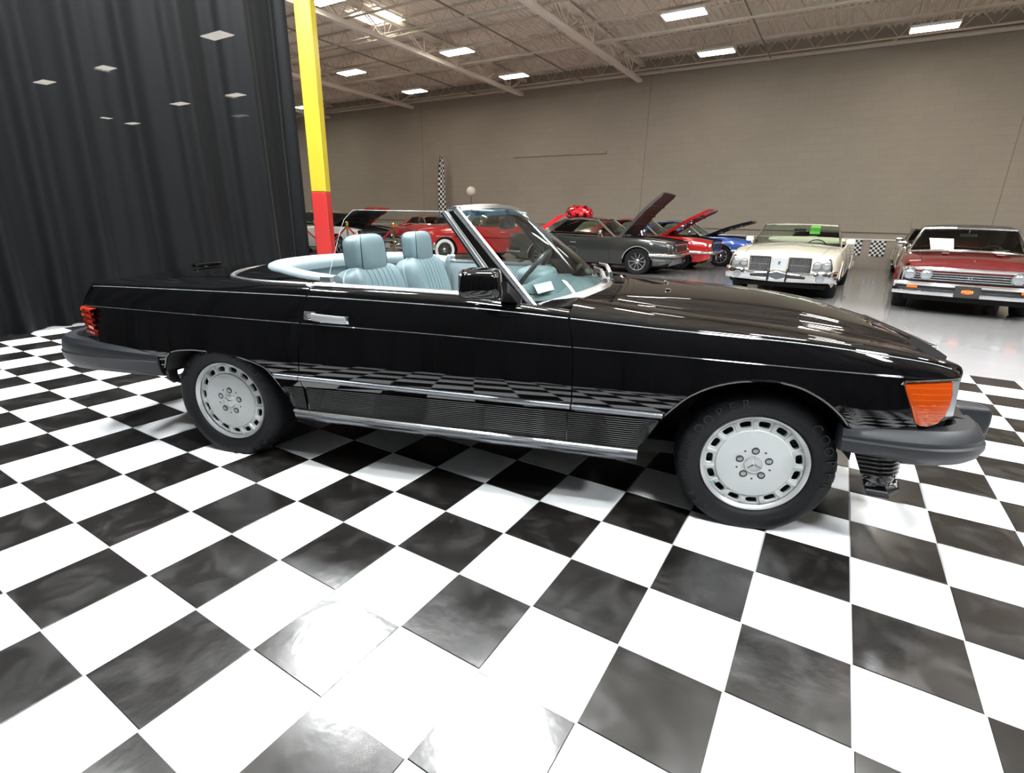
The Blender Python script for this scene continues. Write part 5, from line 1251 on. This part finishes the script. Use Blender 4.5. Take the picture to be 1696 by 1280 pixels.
redfar = vintage('coupe_car', 'bright red coupe with raised hood farthest behind the column', (-15.1, 13.95), (1, 0), .93, pony(paint='paint_orange_red', open=30, under='paint_orange_red', wheel='rally'))
redmid = vintage('coupe_car', 'orange red hardtop between the white coupe and the whitewall sedan', (-12.6, 15.8), (.96, -.28), .90, pony(paint='paint_orange_red', wheel='rally'))

# ---- red sedan with white roof, whitewall tyres
def fascia_fifties(root, xf, W, sw, topz):
    for s in SIDES:
        h = lamp(root, xf+.01, s*.73, .76, .088); m = MB(); m.lathe([(.112, -.16), (.118, .03), (.106, .045), (.10, .02)], 26, 'x', (0, 0, .004)); m.build('headlight_hood', 'black_trim', h)
        m = MB(); m.lathe([(.001, .11), (.045, .10), (.075, .05), (.085, -.02), (.08, -.1)], 20, 'x', (xf+.05, s*.44, .46)); m.build('bumper_bullet', 'chrome', root)
        m = MB(); m.tube([(xf-.7, s*.33, topz(xf-.7, .35)+.01), (xf-.35, s*.33, topz(xf-.3, .35)+.05), (xf-.12, s*.33, topz(xf-.1, .35)+.04)], [.012, .03, .012], 8); m.build('hood_rocket', 'chrome', root)
        m = MB(); m.sweep([(xf-.55, s*(W*1.0+.004), .72), (-1.2, s*(W+.004), .68), (-2.4, s*(W+.004), .64), (-3.6, s*(W*.99), .60)], [(-.01, -.012), (.012, -.012), (.012, .012), (-.01, .012)], True, True); m.build('side_spear', 'chrome', root)
    m = MB(); m.tube([(xf+.03, W*.80*math.copysign(abs(math.cos(a))**.4, math.cos(a)), .585+.085*math.copysign(abs(math.sin(a))**.6, math.sin(a))) for a in np.linspace(0, 2*PI, 37)[:-1]], .026, 6, closed=True); g = m.build('grille_ring', 'chrome', root)
    MB().box((xf-.02, -W*.78, .51), (xf+.005, W*.78, .66)).build('grille_mesh', 'dark_strip', g, smooth=False); MB().box((xf, -W*.78, .575), (xf+.04, W*.78, .60), .008).build('grille_bar', 'chrome', g)
    t_ = text_mb('Chevrolet', .10, .004); m = MB(); m.add([(xf-.012+z, x, .80+y_) for x, y_, z in t_.v], t_.f); m.build('script_badge', 'chrome', root, smooth=False)
sedan = vintage('sedan_car', 'red sedan with cream roof, chrome grille and whitewall tyres', (-10.30, 11.85), (-.40, -.92), .97,
    dict(W=1.86, xf=.86, xr=-4.1, wb=2.92, paint='paint_red', r=.345, belt=[(-4.1, .98), (-3.0, .98), (-1.8, .95), (-.8, .97), (0, .95), (.6, .90), (.86, .86)], cowl=-.80, deck=-3.05, crown=.06, nosew=.96, facez=.42, archk=.90,
    roof=dict(xb=-1.22, zb=1.47, xc=-2.6, zc=1.46, tw=.68, mat='paint_cream', cbase=.65), bumper=dict(z=.42, h=.075, ov=.14), fascia=fascia_fifties, wheel='whitewall', interior='interior_red'))
def fascia_plain(root, xf, W, sw, topz):
    m = MB(); m.box((xf-.02, -W*.6, .52), (xf+.006, W*.6, .70)); m.build('grille', 'grille_black', root, smooth=False)
    for s in SIDES: lamp(root, xf, s*W*.76, .62, .08)
def coupe(**k):
    d = dict(W=1.88, xf=.88, xr=-3.9, wb=2.8, r=.335, belt=[(-3.9, .82), (-3.0, .90), (-1.6, .87), (-.7, .89), (0, .88), (.88, .78)], cowl=-.66, deck=-3.0, crown=.035, fascia=fascia_plain, wheel='rally', roof=dict(xb=-1.22, zb=1.30, xc=-2.35, zc=1.30, tw=.68, cbase=.6)); d.update(k); return d
blackc = vintage('coupe_car', 'black coupe half hidden behind the cream convertible', (-.86, 15.2), (-.03, -1), .78, coupe(paint='paint_black2', mirror='paint_black2'))
yelc = vintage('coupe_car', 'pale yellow coupe half hidden behind the maroon hardtop', (1.72, 14.85), (-.03, -1), .88, coupe(paint='paint_yellow'))
redr = vintage('coupe_car', 'red coupe at the right edge beyond the maroon hardtop', (4.9, 13.9), (-.12, -1), .9, coupe(paint='paint_orange_red'))

# ---- red bow on the grey roof
bow = empty('gift_bow', (0, 0, 0)); tag(bow, 'big shiny red gift bow with a ribbon tail on the grey fastback roof', 'bow')
bx, by, bz_ = -5.82, 12.75, 1.225
bow.location = (bx-.28, by, bz_+.005); bow.scale = (1.35, 1.35, 1.05)
rb_ = random.Random(3)
for ring, (n, tilt, ln) in enumerate(((12, 4, .27), (11, 26, .27), (8, 50, .25), (5, 72, .22))):
    for q in range(n):
        a = 2*PI*q/n+ring*.35+rb_.uniform(-.1, .1); wd = .036; pts = []
        for t in np.linspace(0, 1, 13):
            pts.append((ln*math.sin(t*PI)**.8, -.075*math.sin(2*PI*t)))
        M_ = Matrix.Rotation(a, 4, 'Z') @ Matrix.Rotation(-math.radians(tilt+rb_.uniform(-5, 5)), 4, 'Y') @ Matrix.Rotation(rb_.uniform(-.5, .5), 4, 'X')
        m = MB(); m.grid([[(u, sgn*wd*(.55+.6*math.sin(t_*PI/12)), v+.004*abs(sgn)) for t_, (u, v) in enumerate(pts)] for sgn in (-1, 0, 1)]); m.xf(Matrix.Translation((0, 0, .07)) @ M_); m.build('bow_loop', 'bow_red', bow)
for sgn, dx in ((-1, -.25), (1, .1)):
    m = MB(); m.grid([[(dx*t*1.7, -.15-.62*t+w_*.3, .05+.02*math.sin(t*5)-.36*max(0, t-.45)*1.5) if True else 0 for t in np.linspace(0, 1, 9)] for w_ in (-.12, .12)]) if sgn < 0 else m.grid([[(.1+.35*t, .1+.3*t+w_, .06-.02*t) for t in np.linspace(0, 1, 6)] for w_ in (-.05, .05)])
    m.v = [(x + (0.09 if i >= 9 and sgn < 0 else 0), y_, z) for i, (x, y_, z) in enumerate(m.v)]
    m.build('ribbon_tail', 'bow_red', bow)

# ---- checkered pennants on the wall
for x, l in ((.09, 'checkered pennant on the wall right beside the cream convertible'), (.66, 'checkered pennant on the wall left beside the maroon hardtop'), (1.9, 'checkered pennant seen through the maroon hardtop windows'), (-13.1, 'checkered pennant low on the wall behind the red sedan')):
    f = empty('checkered_pennant', (x, WALL_Y-.02, 0)); tag(f, l, 'pennant', 'checkered pennants on the wall')
    m = MB()
    for i in range(6):
        for j in range(7):
            m.mi = (i+j) % 2; a, b_ = -.18+i*.06, .36+j*.062; g_ = lambda xx, zz: (xx, -.012-.008*math.sin(xx*22+zz*5), zz); m.add([g_(a, b_), g_(a+.06, b_), g_(a+.06, b_+.062), g_(a, b_+.062)], [(0, 1, 2, 3)])
    m.build('cloth', ['flag_white', 'flag_black'], f, smooth=False)
    MB().box((-.185, -.024, .792), (.185, -.008, .806)).build('hem', 'strip_white', f, smooth=False)
tag(MB().box((-24, WALL_Y-.035, .80), (8, WALL_Y-.028, .835)).build('pennant_tape', 'strip_white', smooth=False), 'white tape strung along the wall that holds the pennants', 'tape')
# ---- feather flag
ff_ = empty('feather_flag', (-14.75, 17.9, 0)); ff_.scale = (1.06, 1.06, 1.06); tag(ff_, 'tall narrow checkered feather flag against the wall', 'flag')
MB().tube([(-.16, 0, 0), (-.16, 0, 2.2), (-.13, 0, 3.0), (-.02, 0, 3.44)], .012, 6).build('pole', 'black_trim', ff_)
MB().lathe([(.001, .03), (.16, .025), (.18, 0)], 20, 'z').build('base', 'black_trim', ff_)
m = MB(); zs = np.linspace(1.0, 3.42, 27)
for i in range(len(zs)-1):
    for j in range(4):
        m.mi = (i+j) % 2
        def fp(u, z):
            k_ = max(0, (z-2.75)/.67); x0_ = -.155+.135*k_**1.6; x1_ = .16-.16*k_**2.2; xx = lerp(x0_, x1_, u); return (xx, .035*math.sin(u*5+z*2.2), z)
        m.add([fp(j/4, zs[i]), fp((j+1)/4, zs[i]), fp((j+1)/4, zs[i+1]), fp(j/4, zs[i+1])], [(0, 1, 2, 3)])
m.build('cloth', ['flag_white', 'flag_black'], ff_, smooth=False)
# ---- white globe on a thin rod
gl_ = empty('globe_marker', (-12.6, 17.0, 0)); tag(gl_, 'white ball on a thin rod above the red sedan roof', 'ball')
MB().sell((0, 0, 2.14), (.177, .177, .177), 1, 1, 24, 14).build('ball', 'globe_white', gl_); MB().tube([(0, 0, 0), (0, 0, 2.0)], .009, 6).build('rod', 'black_trim', gl_); MB().lathe([(.001, .03), (.14, .02), (.15, 0)], 18, 'z').build('base', 'black_trim', gl_)
# ---- stanchions and ropes
sp = [(-11.35, 9.75), (-9.9, 9.95), (-13.0, 9.6)]
for i, ((x, y), l) in enumerate(zip(sp, ('brass rope post in front of the white coupe hood', 'brass rope post hidden behind the blue headrests', 'brass rope post hidden behind the red column'))):
    t = empty('rope_post', (x, y, -.003)); tag(t, l, 'post', 'brass rope posts')
    MB().lathe([(.001, .05), (.05, .045), (.14, .02), (.15, 0)], 20, 'z').build('base', 'brass', t); MB().tube([(0, 0, .03), (0, 0, .90)], .02, 10).build('pole', 'brass', t)
    m = MB(); m.lathe([(.02, .86), (.045, .88), (.045, .905), (.02, .92), (.018, .94)], 16, 'z'); m.sell((0, 0, .985), (.05, .05, .052), 1, 1, 16, 10); m.build('finial', 'brass', t)
for (a, b_), l in (((0, 1), 'red velvet rope sagging right of the brass post'), ((0, 2), 'red velvet rope sagging beside the red column foot')):
    p, q = sp[a], sp[b_]; n = 16; d = Vector((q[0]-p[0], q[1]-p[1], 0)).normalized()*.05
    tag(MB().tube([(lerp(p[0]+d.x, q[0]-d.x, k/n), lerp(p[1]+d.y, q[1]-d.y, k/n), .87-.38*math.sin(PI*k/n)) for k in range(n+1)], .022, 8).build('velvet_rope', 'rope_red'), l, 'rope', 'velvet ropes')
